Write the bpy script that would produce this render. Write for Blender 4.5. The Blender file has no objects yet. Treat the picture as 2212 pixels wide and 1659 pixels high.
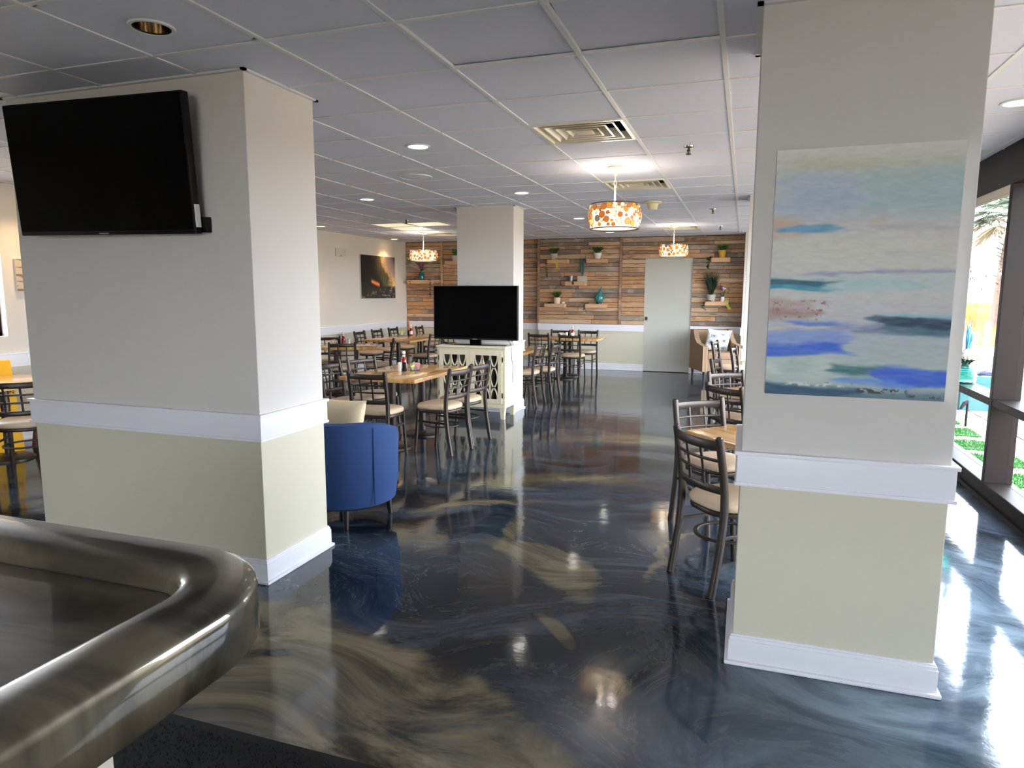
import bpy, bmesh, math, random
import numpy as np
from mathutils import Vector, Matrix, Euler
random.seed(7)
SC = bpy.context.scene
COL = SC.collection
PI = math.pi

# ------------------------------------------------------------------ camera
W, H = 2212, 1659
FPX, YAW, PITCH, ROLL = 1459.38, -0.3289, -0.1353, 0.0029
CAMZ, CEIL = 1.5206, 2.562
def cam_axes():
    f = Vector((math.sin(YAW)*math.cos(PITCH), math.cos(YAW)*math.cos(PITCH), math.sin(PITCH)))
    r = Vector((math.cos(YAW), -math.sin(YAW), 0)); u = r.cross(f)
    return r*math.cos(ROLL)+u*math.sin(ROLL), u*math.cos(ROLL)-r*math.sin(ROLL), f
CR, CU, CF = cam_axes()
cd = bpy.data.cameras.new('camera'); cam = bpy.data.objects.new('camera', cd); COL.objects.link(cam)
cd.sensor_fit = 'HORIZONTAL'; cd.sensor_width = 36.0; cd.lens = FPX/W*36.0; cd.clip_start = 0.02; cd.clip_end = 800
cam.matrix_world = Matrix(((CR.x, CU.x, -CF.x, 0), (CR.y, CU.y, -CF.y, 0), (CR.z, CU.z, -CF.z, CAMZ), (0, 0, 0, 1)))
SC.camera = cam

# ------------------------------------------------------------------ sky, sun, exposure
SC.view_settings.view_transform = 'Standard'; SC.view_settings.look = 'None'
SC.view_settings.gamma = 1.0; SC.view_settings.use_curve_mapping = False
SC.view_settings.exposure = 1.04
SC.cycles.max_bounces = 8; SC.cycles.diffuse_bounces = 5; SC.cycles.glossy_bounces = 4
SC.cycles.transparent_max_bounces = 12; SC.cycles.adaptive_threshold = 0.025; SC.cycles.sample_clamp_indirect = 8
SKY = 11.0
wd = bpy.data.worlds.new('sky'); SC.world = wd; wd.use_nodes = True
nt = wd.node_tree; nt.nodes.clear()
wo = nt.nodes.new('ShaderNodeOutputWorld'); bg = nt.nodes.new('ShaderNodeBackground')
tc = nt.nodes.new('ShaderNodeTexCoord'); sx = nt.nodes.new('ShaderNodeSeparateXYZ'); cr = nt.nodes.new('ShaderNodeValToRGB')
nz = nt.nodes.new('ShaderNodeTexNoise'); nz.inputs['Scale'].default_value = 2.2; nz.inputs['Detail'].default_value = 5
mp = nt.nodes.new('ShaderNodeMapping'); mp.inputs['Scale'].default_value = (1, 1, 4)
mx = nt.nodes.new('ShaderNodeMixRGB'); mx.inputs[2].default_value = (0.94, 0.97, 1.0, 1)
cr.color_ramp.elements[0].position = 0.0; cr.color_ramp.elements[0].color = (0.86, 0.93, 1.0, 1)
cr.color_ramp.elements[1].position = 0.7; cr.color_ramp.elements[1].color = (0.66, 0.80, 1.0, 1)
nt.links.new(tc.outputs['Generated'], sx.inputs[0]); nt.links.new(sx.outputs['Z'], cr.inputs[0])
nt.links.new(tc.outputs['Generated'], mp.inputs[0]); nt.links.new(mp.outputs[0], nz.inputs['Vector'])
nt.links.new(nz.outputs['Fac'], mx.inputs[0]); nt.links.new(cr.outputs[0], mx.inputs[1])
nt.links.new(mx.outputs[0], bg.inputs[0]); bg.inputs[1].default_value = SKY
nt.links.new(bg.outputs[0], wo.inputs[0])
sl = bpy.data.lights.new('sun', 'SUN'); so = bpy.data.objects.new('sun', sl); COL.objects.link(so)
sl.energy = 1.5; sl.angle = math.radians(2); sl.color = (1, 0.95, 0.88)
so.rotation_euler = Vector((-0.10, -0.72, 0.69)).to_track_quat('Z', 'Y').to_euler()

# ------------------------------------------------------------------ helpers
class MB:
    """collects shapes, builds ONE mesh object"""
    def __init__(s): s.v = []; s.f = []
    def add(s, vs, fs):
        b = len(s.v); s.v += [tuple(p) for p in vs]; s.f += [tuple(i+b for i in f) for f in fs]; return s
    def box(s, x0, x1, y0, y1, z0, z1):
        v = [(x, y, z) for x in (x0, x1) for y in (y0, y1) for z in (z0, z1)]
        return s.add(v, [(0,1,3,2), (4,6,7,5), (0,4,5,1), (2,3,7,6), (0,2,6,4), (1,5,7,3)])
    def bbox(s, x0, x1, y0, y1, z0, z1, b=0.004):
        """box with chamfered edges"""
        bm = bmesh.new(); bmesh.ops.create_cube(bm, size=1)
        for v in bm.verts: v.co = ((x0+x1)/2+v.co.x*(x1-x0), (y0+y1)/2+v.co.y*(y1-y0), (z0+z1)/2+v.co.z*(z1-z0))
        bmesh.ops.bevel(bm, geom=list(bm.edges), offset=b, segments=2, affect='EDGES', profile=0.6)
        bm.verts.ensure_lookup_table()
        s.add([v.co[:] for v in bm.verts], [[v.index for v in f.verts] for f in bm.faces]); bm.free(); return s
    def sweep(s, path, prof, up=(0,0,1), closed=False, caps=True):
        """profile (list of (a,b)) swept along path; a along side, b along up"""
        n = len(path); m = len(prof); P = [Vector(p) for p in path]; vs = []; up = Vector(up)
        for i in range(n):
            if closed: t = P[(i+1) % n]-P[i-1]
            else: t = P[min(i+1, n-1)]-P[max(i-1, 0)]
            t.normalize(); side = t.cross(up)
            if side.length < 1e-5: side = Vector((1,0,0))
            side.normalize(); u2 = side.cross(t).normalized()
            vs += [P[i]+side*a+u2*b for a, b in prof]
        fs = []
        for i in range(n if closed else n-1):
            j = (i+1) % n
            for k in range(m):
                l = (k+1) % m; fs.append((i*m+k, i*m+l, j*m+l, j*m+k))
        if caps and not closed: fs += [tuple(range(m-1, -1, -1)), tuple((n-1)*m+k for k in range(m))]
        return s.add(vs, fs)
    def tube(s, path, r, seg=8, closed=False, up=(0,0,1)):
        rs = r if isinstance(r, (list, tuple)) else None
        if rs is None: return s.sweep(path, [(r*math.cos(2*PI*k/seg), r*math.sin(2*PI*k/seg)) for k in range(seg)], up, closed)
        P = [Vector(p) for p in path]; n = len(P); vs = []; fs = []
        for i in range(n):
            t = (P[min(i+1, n-1)]-P[max(i-1, 0)]).normalized(); a = t.orthogonal().normalized() if abs(t.z) > .99 else t.cross(Vector((0,0,1))).normalized(); b = a.cross(t)
            vs += [P[i]+(a*math.cos(2*PI*k/seg)+b*math.sin(2*PI*k/seg))*rs[i] for k in range(seg)]
        for i in range(n-1):
            for k in range(seg): l = (k+1) % seg; fs.append((i*seg+k, i*seg+l, (i+1)*seg+l, (i+1)*seg+k))
        fs += [tuple(range(seg-1, -1, -1)), tuple((n-1)*seg+k for k in range(seg))]
        return s.add(vs, fs)
    def lathe(s, prof, c=(0,0,0), seg=24, cap=True):
        """prof list of (r,z)"""
        vs = []; fs = []; m = len(prof)
        for r, z in prof:
            for k in range(seg):
                a = 2*PI*k/seg; vs.append((c[0]+r*math.cos(a), c[1]+r*math.sin(a), c[2]+z))
        for i in range(m-1):
            for k in range(seg): l = (k+1) % seg; fs.append((i*seg+k, i*seg+l, (i+1)*seg+l, (i+1)*seg+k))
        if cap and prof[0][0] > 1e-6: fs.append(tuple(range(seg-1, -1, -1)))
        if cap and prof[-1][0] > 1e-6: fs.append(tuple((m-1)*seg+k for k in range(seg)))
        return s.add(vs, fs)
    def ball(s, c, r, seg=12, rings=8, sc=(1,1,1)):
        vs = [(c[0], c[1], c[2]-r*sc[2])]; fs = []
        for i in range(1, rings):
            a = -PI/2+PI*i/rings
            for k in range(seg): b = 2*PI*k/seg; vs.append((c[0]+r*sc[0]*math.cos(a)*math.cos(b), c[1]+r*sc[1]*math.cos(a)*math.sin(b), c[2]+r*sc[2]*math.sin(a)))
        vs.append((c[0], c[1], c[2]+r*sc[2])); L = len(vs)-1
        for k in range(seg):
            l = (k+1) % seg; fs.append((0, 1+l, 1+k)); fs.append((L, L-seg+k, L-seg+l))
            for i in range(rings-2): a = 1+i*seg; fs.append((a+k, a+l, a+seg+l, a+seg+k))
        return s.add(vs, fs)
    def prism(s, pts, z0, z1):
        n = len(pts); vs = [(x, y, z0) for x, y in pts]+[(x, y, z1) for x, y in pts]
        return s.add(vs, [tuple(range(n-1, -1, -1)), tuple(range(n, 2*n))]+[(k, (k+1) % n, n+(k+1) % n, n+k) for k in range(n)])
    def blade(s, p0, p1, w, bend, n=4):
        """thin leaf from p0 to p1, bent by vector, tapering"""
        p0 = Vector(p0); p1 = Vector(p1); bend = Vector(bend); d = p1-p0
        side = d.cross(Vector((random.uniform(-1,1), random.uniform(-1,1), 0.2))).normalized(); vs = []; fs = []
        nrm = side.cross(d).normalized()*w*0.25
        for i in range(n+1):
            t = i/n; c = p0+d*t+bend*(t*t); ww = w*(1-t**2.2)+w*.05
            vs += [c-side*ww/2, c+nrm*(1-t), c+side*ww/2]
        for i in range(n):
            a = i*3; fs += [(a, a+1, a+4, a+3), (a+1, a+2, a+5, a+4)]
        return s.add(vs, fs)
    def xf(s, M):
        s.v = [tuple(M @ Vector(p)) for p in s.v]; return s
    def build(s, name, mat, parent=None, smooth=None, loc=None):
        me = bpy.data.meshes.new(name); me.from_pydata(s.v, [], s.f); me.update()
        return link(name, me, mat, parent, smooth, loc)
def link(name, me, mat, parent=None, smooth=None, loc=None):
    bm = bmesh.new(); bm.from_mesh(me); bmesh.ops.recalc_face_normals(bm, faces=bm.faces); bm.to_mesh(me); bm.free()
    if mat is not None and not me.materials: me.materials.append(M[mat] if isinstance(mat, str) else mat)
    if smooth:
        me.polygons.foreach_set('use_smooth', [True]*len(me.polygons))
        ang = math.radians(smooth if smooth is not True else 40)
        try: me.set_sharp_from_angle(angle=ang)
        except Exception: pass
    o = bpy.data.objects.new(name, me); COL.objects.link(o)
    if parent is not None: o.parent = parent
    if loc is not None: o.location = loc
    return o
def inst(name, me, parent=None, loc=(0,0,0), rot=(0,0,0), scale=(1,1,1)):
    o = bpy.data.objects.new(name, me); COL.objects.link(o); o.parent = parent
    o.location = loc; o.rotation_euler = rot; o.scale = scale; return o
def tag(o, label=None, cat=None, group=None, kind=None):
    if label: o['label'] = label
    if cat: o['category'] = cat
    if group: o['group'] = group
    if kind: o['kind'] = kind
    return o
def thing(name, label, cat, loc=(0,0,0), rz=0, group=None, rot=None):
    o = bpy.data.objects.new(name, None); COL.objects.link(o); o.empty_display_size = .1
    o.location = loc; o.rotation_euler = rot if rot else (0, 0, rz)
    return tag(o, label, cat, group)
def copy_tree(o, parent=None):
    c = o.copy(); COL.objects.link(c); c.parent = parent
    for ch in list(o.children): copy_tree(ch, c)
    return c
def lin(c):
    c = [x/255 for x in c]
    return tuple(x/12.92 if x <= .04045 else ((x+.055)/1.055)**2.4 for x in c)

# ------------------------------------------------------------------ materials
M = {}
def mat(name, col, rough=0.5, metal=0.0, spec=0.5, coat=0.0, var=0.0, vscale=8, bump=0.0, bscale=200, emit=None, estr=0, trans=0, ior=1.45, vmap=(1,1,1), alpha=None):
    m = bpy.data.materials.new(name); m.use_nodes = True; n = m.node_tree; b = n.nodes['Principled BSDF']
    c = lin(col); b.inputs['Base Color'].default_value = (*c, 1); b.inputs['Roughness'].default_value = rough
    b.inputs['Metallic'].default_value = metal; b.inputs['Specular IOR Level'].default_value = spec
    b.inputs['Coat Weight'].default_value = coat; b.inputs['Coat Roughness'].default_value = 0.06
    b.inputs['IOR'].default_value = ior
    if trans: b.inputs['Transmission Weight'].default_value = trans
    if emit: b.inputs['Emission Color'].default_value = (*lin(emit), 1); b.inputs['Emission Strength'].default_value = estr
    g = n.nodes.new('ShaderNodeNewGeometry'); mpn = n.nodes.new('ShaderNodeMapping'); mpn.inputs['Scale'].default_value = vmap
    n.links.new(g.outputs['Position'], mpn.inputs[0])
    if var:
        t = n.nodes.new('ShaderNodeTexNoise'); t.inputs['Scale'].default_value = vscale; t.inputs['Detail'].default_value = 6
        n.links.new(mpn.outputs[0], t.inputs['Vector'])
        x = n.nodes.new('ShaderNodeMixRGB'); x.inputs[1].default_value = (*[k*(1-var) for k in c], 1); x.inputs[2].default_value = (*[min(1, k*(1+var)) for k in c], 1)
        n.links.new(t.outputs['Fac'], x.inputs[0]); n.links.new(x.outputs[0], b.inputs['Base Color'])
    if bump:
        t2 = n.nodes.new('ShaderNodeTexNoise'); t2.inputs['Scale'].default_value = bscale; t2.inputs['Detail'].default_value = 3
        n.links.new(mpn.outputs[0], t2.inputs['Vector'])
        bp = n.nodes.new('ShaderNodeBump'); bp.inputs['Strength'].default_value = bump; bp.inputs['Distance'].default_value = 0.004
        n.links.new(t2.outputs['Fac'], bp.inputs['Height']); n.links.new(bp.outputs[0], b.inputs['Normal'])
    M[name] = m; return m
def nodes(name):
    m = bpy.data.materials.new(name); m.use_nodes = True; M[name] = m
    return m, m.node_tree, m.node_tree.nodes['Principled BSDF']
def N(n, t, **kw):
    x = n.nodes.new(t)
    for k, v in kw.items():
        if hasattr(x, k): setattr(x, k, v)
        else: x.inputs[k].default_value = v
    return x
def mth(n, op, a, b=None, c=None):
    x = n.nodes.new('ShaderNodeMath'); x.operation = op
    for i, q in enumerate((a, b, c)):
        if q is None: continue
        if isinstance(q, (int, float)): x.inputs[i].default_value = q
        else: n.links.new(q, x.inputs[i])
    return x.outputs[0]
def mixc(n, fac, a, b):
    x = n.nodes.new('ShaderNodeMixRGB')
    for i, q in enumerate((fac, a, b)):
        if isinstance(q, (int, float)): x.inputs[i].default_value = q
        elif isinstance(q, tuple): x.inputs[i].default_value = (*lin(q), 1)
        else: n.links.new(q, x.inputs[i])
    return x.outputs[0]
def sstep(n, v, a, b):
    x = n.nodes.new('ShaderNodeMapRange'); x.interpolation_type = 'SMOOTHSTEP'
    n.links.new(v, x.inputs['Value']); x.inputs['From Min'].default_value = a; x.inputs['From Max'].default_value = b
    return x.outputs[0]

mat('wall_paint', (208, 204, 200), 0.75, var=.02, vscale=3, bump=.06, bscale=260)
mat('wall_cream', (208, 203, 184), 0.7, var=.02, vscale=3, bump=.05, bscale=260)
mat('wall_left_paint', (214, 210, 202), 0.75, var=.02, vscale=3, bump=.05, bscale=260)
mat('trim_white', (228, 229, 236), 0.4, var=.01)
mat('tile', (206, 211, 229), 0.9, var=.03, vscale=60, bump=.12, bscale=420)
mat('grid_white', (214, 215, 220), 0.5)
mat('plenum', (60, 55, 48), 0.9)
mat('bronze', (32, 26, 25), 0.45, spec=.14, var=.05)
mat('chair_metal', (66, 58, 54), 0.38, metal=.6, var=.12, vscale=25, spec=.6)
mat('seat_vinyl', (194, 172, 146), 0.42, var=.05, vscale=14, bump=.2, bscale=30)
mat('black_plastic', (11, 11, 12), 0.4, spec=.3)
mat('black_gloss', (4, 4, 5), 0.16, spec=.14)
mat('cabinet_paint', (210, 201, 174), 0.5, var=.05, vscale=12, vmap=(1, 1, .3))
mat('mirror', (120, 122, 120), 0.05, metal=1.0)
mat('chrome', (215, 205, 185), 0.12, metal=1.0)
mat('blue_fabric', (32, 62, 112), 0.85, var=.14, vscale=90, vmap=(1, 1, 2.5), bump=.3, bscale=600)
mat('cream_fabric', (214, 198, 165), 0.9, var=.06, vscale=40, bump=.3, bscale=120)
mat('tan_fabric', (142, 117, 93), 0.9, var=.08, vscale=120, bump=.3, bscale=500)
mat('brass_nail', (210, 190, 150), 0.3, metal=.8)
mat('dark_wood', (34, 24, 22), 0.4)
mat('red_brown_wood', (92, 48, 30), 0.45, var=.2, vscale=20, vmap=(1, 1, .2))
mat('white_ceramic', (225, 224, 220), 0.35)
mat('grey_ceramic', (182, 178, 168), 0.6, var=.06, vscale=60)
mat('yellow_pot', (206, 160, 42), 0.4)
mat('green_leaf', (62, 98, 44), 0.55, var=.35, vscale=60)
mat('dark_leaf', (34, 62, 36), 0.5, var=.35, vscale=60)
mat('blue_leaf', (78, 116, 106), 0.5, var=.25, vscale=60)
mat('yellow_leaf', (192, 190, 76), 0.6)
mat('pampas', (206, 180, 168), 0.95)
mat('purple_flower', (120, 70, 110), 0.8)
mat('ketchup', (150, 16, 14), 0.2, coat=.4)
mat('white_plastic', (236, 234, 230), 0.35)
mat('paper_white', (238, 238, 240), 0.7)
mat('paper_pink', (232, 160, 172), 0.7)
mat('paper_blue', (150, 176, 222), 0.7)
mat('paper_yellow', (226, 216, 130), 0.7)
mat('lamp_metal', (222, 214, 190), 0.4)
mat('amber_glass', (226, 140, 40), 0.35, emit=(255, 150, 40), estr=.28)
mat('orange_glass', (176, 100, 44), 0.35, emit=(255, 140, 60), estr=.2)
mat('grey_glass', (120, 115, 110), 0.35, emit=(180, 170, 150), estr=.1)
mat('cream_glass', (245, 236, 205), 0.35, emit=(255, 238, 190), estr=.26)
mat('lamp_wire', (70, 62, 52), 0.5)
mat('bulb', (255, 245, 225), 0.3, emit=(255, 232, 190), estr=12)
mat('downlight_cool', (255, 252, 240), 0.3, emit=(255, 250, 238), estr=9)
mat('downlight_warm', (255, 225, 170), 0.3, emit=(255, 205, 140), estr=9)
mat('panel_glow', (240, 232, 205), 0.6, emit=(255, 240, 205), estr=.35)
mat('detector', (226, 214, 176), 0.5)
mat('sign_yellow', (236, 178, 24), 0.45)
mat('black_ink', (16, 15, 14), 0.6)
mat('mat_rubber', (20, 20, 22), 0.8)
mat('vase_aqua', (150, 222, 208), 0.04, trans=.95, ior=1.2)
mat('vase_teal', (22, 110, 108), 0.08, coat=.6)
mat('clear_glass', (245, 250, 250), 0.03, trans=.95, ior=1.3)
mat('fish_teal', (34, 120, 122), 0.12, coat=.7, var=.2, vscale=30)
mat('fish_base', (52, 26, 24), 0.3)
mat('rose', (246, 232, 216), 0.8)
mat('feather_blue', (120, 196, 226), 0.9)
mat('galvanized', (172, 180, 182), 0.35, metal=.6)
mat('bark', (88, 74, 64), 0.95, var=.25, vscale=14, bump=.6, bscale=30)
mat('palm_leaf', (52, 66, 42), 0.6, var=.3, vscale=20)
mat('palm_dry', (96, 82, 58), 0.8, var=.2, vscale=20)
mat('turf', (34, 92, 24), 0.85, var=.25, vscale=60)
mat('gravel', (140, 128, 110), 0.9, var=.25, vscale=40)
mat('paver', (122, 106, 90), 0.9, var=.1, vscale=10)
mat('sand', (150, 132, 104), 0.95, var=.1, vscale=12)
mat('field', (140, 98, 60), 0.95, var=.3, vscale=1.2, vmap=(.5, 3, 1))
mat('field_green', (104, 104, 46), 0.95, var=.3, vscale=3)
mat('teal_paint', (46, 96, 100), 0.6, var=.1, vscale=8)
mat('weathered_board', (140, 144, 146), 0.8, var=.15, vscale=10, vmap=(1, 1, 8))
mat('cable', (30, 30, 32), 0.6)
mat('bar_base', (232, 229, 214), 0.5)
mat('beige_plate', (206, 198, 182), 0.6)

# window pane: real thin glass, light passes
m, n, b = nodes('pane_glass')
tr = n.nodes.new('ShaderNodeBsdfTransparent'); gl = n.nodes.new('ShaderNodeBsdfGlossy'); gl.inputs['Roughness'].default_value = 0.0
ms = n.nodes.new('ShaderNodeMixShader'); lw = n.nodes.new('ShaderNodeLayerWeight'); lw.inputs['Blend'].default_value = .5
fr5 = mth(n, 'MULTIPLY_ADD', mth(n, 'POWER', lw.outputs['Facing'], 5.0), .5, .025)
tr.inputs[0].default_value = (.95, .955, .965, 1)
n.links.new(fr5, ms.inputs[0]); n.links.new(tr.outputs[0], ms.inputs[1]); n.links.new(gl.outputs[0], ms.inputs[2])
n.links.new(ms.outputs[0], n.nodes['Material Output'].inputs[0])

# metallic epoxy floor
m, n, b = nodes('epoxy_floor')
g = N(n, 'ShaderNodeNewGeometry'); sp = N(n, 'ShaderNodeSeparateXYZ'); n.links.new(g.outputs['Position'], sp.inputs[0])
w1 = N(n, 'ShaderNodeTexNoise', Scale=.8, Detail=1.0); n.links.new(g.outputs['Position'], w1.inputs['Vector'])
va = N(n, 'ShaderNodeVectorMath', operation='MULTIPLY_ADD'); va.inputs[1].default_value = (1.7, 1.7, 0); n.links.new(w1.outputs['Color'], va.inputs[0]); n.links.new(g.outputs['Position'], va.inputs[2])
rotm = N(n, 'ShaderNodeMapping'); rotm.inputs['Rotation'].default_value = (0, 0, math.radians(-32)); rotm.inputs['Scale'].default_value = (.7, 1.9, 1); n.links.new(va.outputs[0], rotm.inputs[0])
n1 = N(n, 'ShaderNodeTexNoise', Scale=1.0, Detail=9.0, Roughness=.62, Distortion=.35); n.links.new(rotm.outputs[0], n1.inputs['Vector'])
n2 = N(n, 'ShaderNodeTexNoise', Scale=2.2, Detail=10.0, Roughness=.66, Distortion=.45); n.links.new(rotm.outputs[0], n2.inputs['Vector'])
c = mixc(n, sstep(n, n1.outputs['Fac'], .38, .62), (9, 16, 28), (50, 62, 75))
c = mixc(n, mth(n, 'MULTIPLY', sstep(n, n2.outputs['Fac'], .50, .64), .42), c, (92, 104, 112))
# a few thin pale veins
vr = mth(n, 'ABSOLUTE', mth(n, 'SUBTRACT', n2.outputs['Fac'], .47))
c = mixc(n, mth(n, 'MULTIPLY', sstep(n, vr, .016, .0), .17), c, (128, 126, 116))
# olive-brown pour near the bar
X, Y = sp.outputs['X'], sp.outputs['Y']
w2 = N(n, 'ShaderNodeTexNoise', Scale=1.7, Detail=5.0); n.links.new(g.outputs['Position'], w2.inputs['Vector'])
wob = mth(n, 'MULTIPLY', mth(n, 'SUBTRACT', w2.outputs['Fac'], .5), .75)
bl = mth(n, 'ADD', mth(n, 'SUBTRACT', mth(n, 'MULTIPLY_ADD', mth(n, 'MAXIMUM', mth(n, 'ADD', X, 1.85), 0.0), -.47, 2.70), Y), wob)
brown = mixc(n, sstep(n, n2.outputs['Fac'], .36, .62), (52, 48, 38), (146, 134, 106))
brown = mixc(n, mth(n, 'MULTIPLY', sstep(n, n1.outputs['Fac'], .42, .6), .35), brown, (52, 62, 72))
c = mixc(n, mth(n, 'MULTIPLY', sstep(n, bl, -.03, .07), .92), c, brown)
# paler slate by the window wall, sky reflection painted into the floor colour
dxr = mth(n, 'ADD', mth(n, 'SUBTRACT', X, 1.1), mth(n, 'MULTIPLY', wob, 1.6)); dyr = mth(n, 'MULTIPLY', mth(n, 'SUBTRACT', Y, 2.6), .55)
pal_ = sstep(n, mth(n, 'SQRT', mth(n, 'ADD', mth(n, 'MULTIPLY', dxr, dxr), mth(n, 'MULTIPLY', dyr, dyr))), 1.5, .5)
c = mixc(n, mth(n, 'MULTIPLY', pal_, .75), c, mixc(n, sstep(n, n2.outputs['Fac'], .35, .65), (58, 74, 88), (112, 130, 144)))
# tan swirl in the aisle
def blob(cx, cy, ang, a, bb, soft):
    ca, sa = math.cos(ang), math.sin(ang)
    dx = mth(n, 'ADD', mth(n, 'SUBTRACT', X, cx), mth(n, 'MULTIPLY', wob, .5)); dy = mth(n, 'ADD', mth(n, 'SUBTRACT', Y, cy), mth(n, 'MULTIPLY', wob, -.6))
    p = mth(n, 'DIVIDE', mth(n, 'ADD', mth(n, 'MULTIPLY', dx, ca), mth(n, 'MULTIPLY', dy, sa)), a)
    q = mth(n, 'DIVIDE', mth(n, 'SUBTRACT', mth(n, 'MULTIPLY', dy, ca), mth(n, 'MULTIPLY', dx, sa)), bb)
    q2 = mth(n, 'ADD', q, mth(n, 'MULTIPLY', mth(n, 'MULTIPLY', p, p), .7))
    d = mth(n, 'SQRT', mth(n, 'ADD', mth(n, 'MULTIPLY', p, p), mth(n, 'MULTIPLY', q2, q2)))
    return sstep(n, d, 1.0+soft, 1.0-soft)
tan = mixc(n, sstep(n, n2.outputs['Fac'], .35, .65), (70, 66, 54), (128, 118, 94))
for bp_ in ((-.93, 3.52, math.radians(-40), .46, .17, .18), (-1.33, 3.98, math.radians(-80), .36, .05, .3), (-.76, 2.84, math.radians(-50), .16, .04, .3), (-1.5, 5.2, math.radians(25), .7, .16, .5), (-1.75, 4.4, math.radians(35), .45, .07, .5), (-.35, 3.9, math.radians(75), .4, .03, .5), (-1.1, 6.9, math.radians(10), .6, .2, .6)):
    c = mixc(n, mth(n, 'MULTIPLY', blob(*bp_), .85), c, tan)
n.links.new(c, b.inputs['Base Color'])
n3 = N(n, 'ShaderNodeTexNoise', Scale=7.0, Detail=5.0); n.links.new(g.outputs['Position'], n3.inputs['Vector'])
n4 = N(n, 'ShaderNodeTexNoise', Scale=90.0, Detail=2.0); n.links.new(g.outputs['Position'], n4.inputs['Vector'])
hh = mth(n, 'ADD', n3.outputs['Fac'], mth(n, 'MULTIPLY', n4.outputs['Fac'], .05))
bp = N(n, 'ShaderNodeBump', Strength=.05, Distance=.02); n.links.new(hh, bp.inputs['Height']); n.links.new(bp.outputs[0], b.inputs['Normal'])
b.inputs['Roughness'].default_value = .085; b.inputs['IOR'].default_value = 1.48; b.inputs['Specular IOR Level'].default_value = .5

# bar top epoxy
m, n, b = nodes('bar_epoxy')
g = N(n, 'ShaderNodeNewGeometry')
rm_ = N(n, 'ShaderNodeMapping'); rm_.inputs['Rotation'].default_value = (0, 0, math.radians(-25)); rm_.inputs['Scale'].default_value = (1.2, 4, 1); n.links.new(g.outputs['Position'], rm_.inputs[0])
n1 = N(n, 'ShaderNodeTexNoise', Scale=1.6, Detail=6.0, Distortion=1.2); n.links.new(rm_.outputs[0], n1.inputs['Vector'])
c = mixc(n, sstep(n, n1.outputs['Fac'], .33, .68), (50, 45, 36), (124, 115, 94)); n.links.new(c, b.inputs['Base Color'])
b.inputs['Roughness'].default_value = .32; b.inputs['Coat Weight'].default_value = 1.0; b.inputs['Metallic'].default_value = .35; b.inputs['Coat Roughness'].default_value = .03
n2 = N(n, 'ShaderNodeTexNoise', Scale=14.0, Detail=3.0); n.links.new(g.outputs['Position'], n2.inputs['Vector'])
bp = N(n, 'ShaderNodeBump', Strength=.06, Distance=.01); n.links.new(n2.outputs['Fac'], bp.inputs['Height']); n.links.new(bp.outputs[0], b.inputs['Normal'])

# butcher block
m, n, b = nodes('maple')
tc_ = N(n, 'ShaderNodeTexCoord'); mpn = N(n, 'ShaderNodeMapping'); mpn.inputs['Scale'].default_value = (22, 1.4, 8); n.links.new(tc_.outputs['Object'], mpn.inputs[0])
n1 = N(n, 'ShaderNodeTexNoise', Scale=1.0, Detail=5.0); n.links.new(mpn.outputs[0], n1.inputs['Vector'])
c = mixc(n, sstep(n, n1.outputs['Fac'], .3, .7), (176, 126, 72), (216, 172, 112)); n.links.new(c, b.inputs['Base Color'])
b.inputs['Roughness'].default_value = .18; b.inputs['Coat Weight'].default_value = .35

# reclaimed planks: one material, colour by each plank's own random
def plank_mat(name, warm):
    m, n, b = nodes(name)
    oi = N(n, 'ShaderNodeObjectInfo'); g = N(n, 'ShaderNodeNewGeometry')
    cr = n.nodes.new('ShaderNodeValToRGB'); cr.color_ramp.interpolation = 'CONSTANT'
    pal = [(182, 142, 108), (194, 156, 122), (152, 124, 100), (188, 144, 104), (202, 170, 138), (150, 136, 124), (190, 150, 116), (208, 176, 144), (132, 118, 108), (194, 148, 106), (174, 150, 128)]
    el = cr.color_ramp.elements
    while len(el) < len(pal): el.new(.5)
    for i, p in enumerate(pal): el[i].position = i/len(pal); el[i].color = (*lin(p), 1)
    n.links.new(oi.outputs['Random'], cr.inputs[0])
    off = mth(n, 'MULTIPLY', oi.outputs['Random'], 37.0)
    cx = N(n, 'ShaderNodeCombineXYZ'); n.links.new(off, cx.inputs[0]); n.links.new(off, cx.inputs[2])
    ad = N(n, 'ShaderNodeVectorMath', operation='ADD'); n.links.new(g.outputs['Position'], ad.inputs[0]); n.links.new(cx.outputs[0], ad.inputs[1])
    mpn = N(n, 'ShaderNodeMapping'); mpn.inputs['Scale'].default_value = (3, 3, 38); n.links.new(ad.outputs[0], mpn.inputs[0])
    n1 = N(n, 'ShaderNodeTexNoise', Scale=1.0, Detail=6.0, Distortion=.6); n.links.new(mpn.outputs[0], n1.inputs['Vector'])
    n2 = N(n, 'ShaderNodeTexNoise', Scale=5.0, Detail=4.0); n.links.new(ad.outputs[0], n2.inputs['Vector'])
    c = mixc(n, mth(n, 'MULTIPLY', sstep(n, n1.outputs['Fac'], .47, .25), .8), cr.outputs[0], (84, 64, 52))
    c = mixc(n, mth(n, 'MULTIPLY', sstep(n, n2.outputs['Fac'], .50, .70), .38), c, (208, 190, 172))
    n.links.new(c, b.inputs['Base Color']); b.inputs['Roughness'].default_value = .85
    bp = N(n, 'ShaderNodeBump', Strength=.4, Distance=.003); n.links.new(n1.outputs['Fac'], bp.inputs['Height']); n.links.new(bp.outputs[0], b.inputs['Normal'])
plank_mat('plank', 1)

for q_ in ('amber_glass', 'orange_glass', 'grey_glass', 'cream_glass', 'panel_glow'): M[q_].cycles.emission_sampling = 'NONE'
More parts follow.
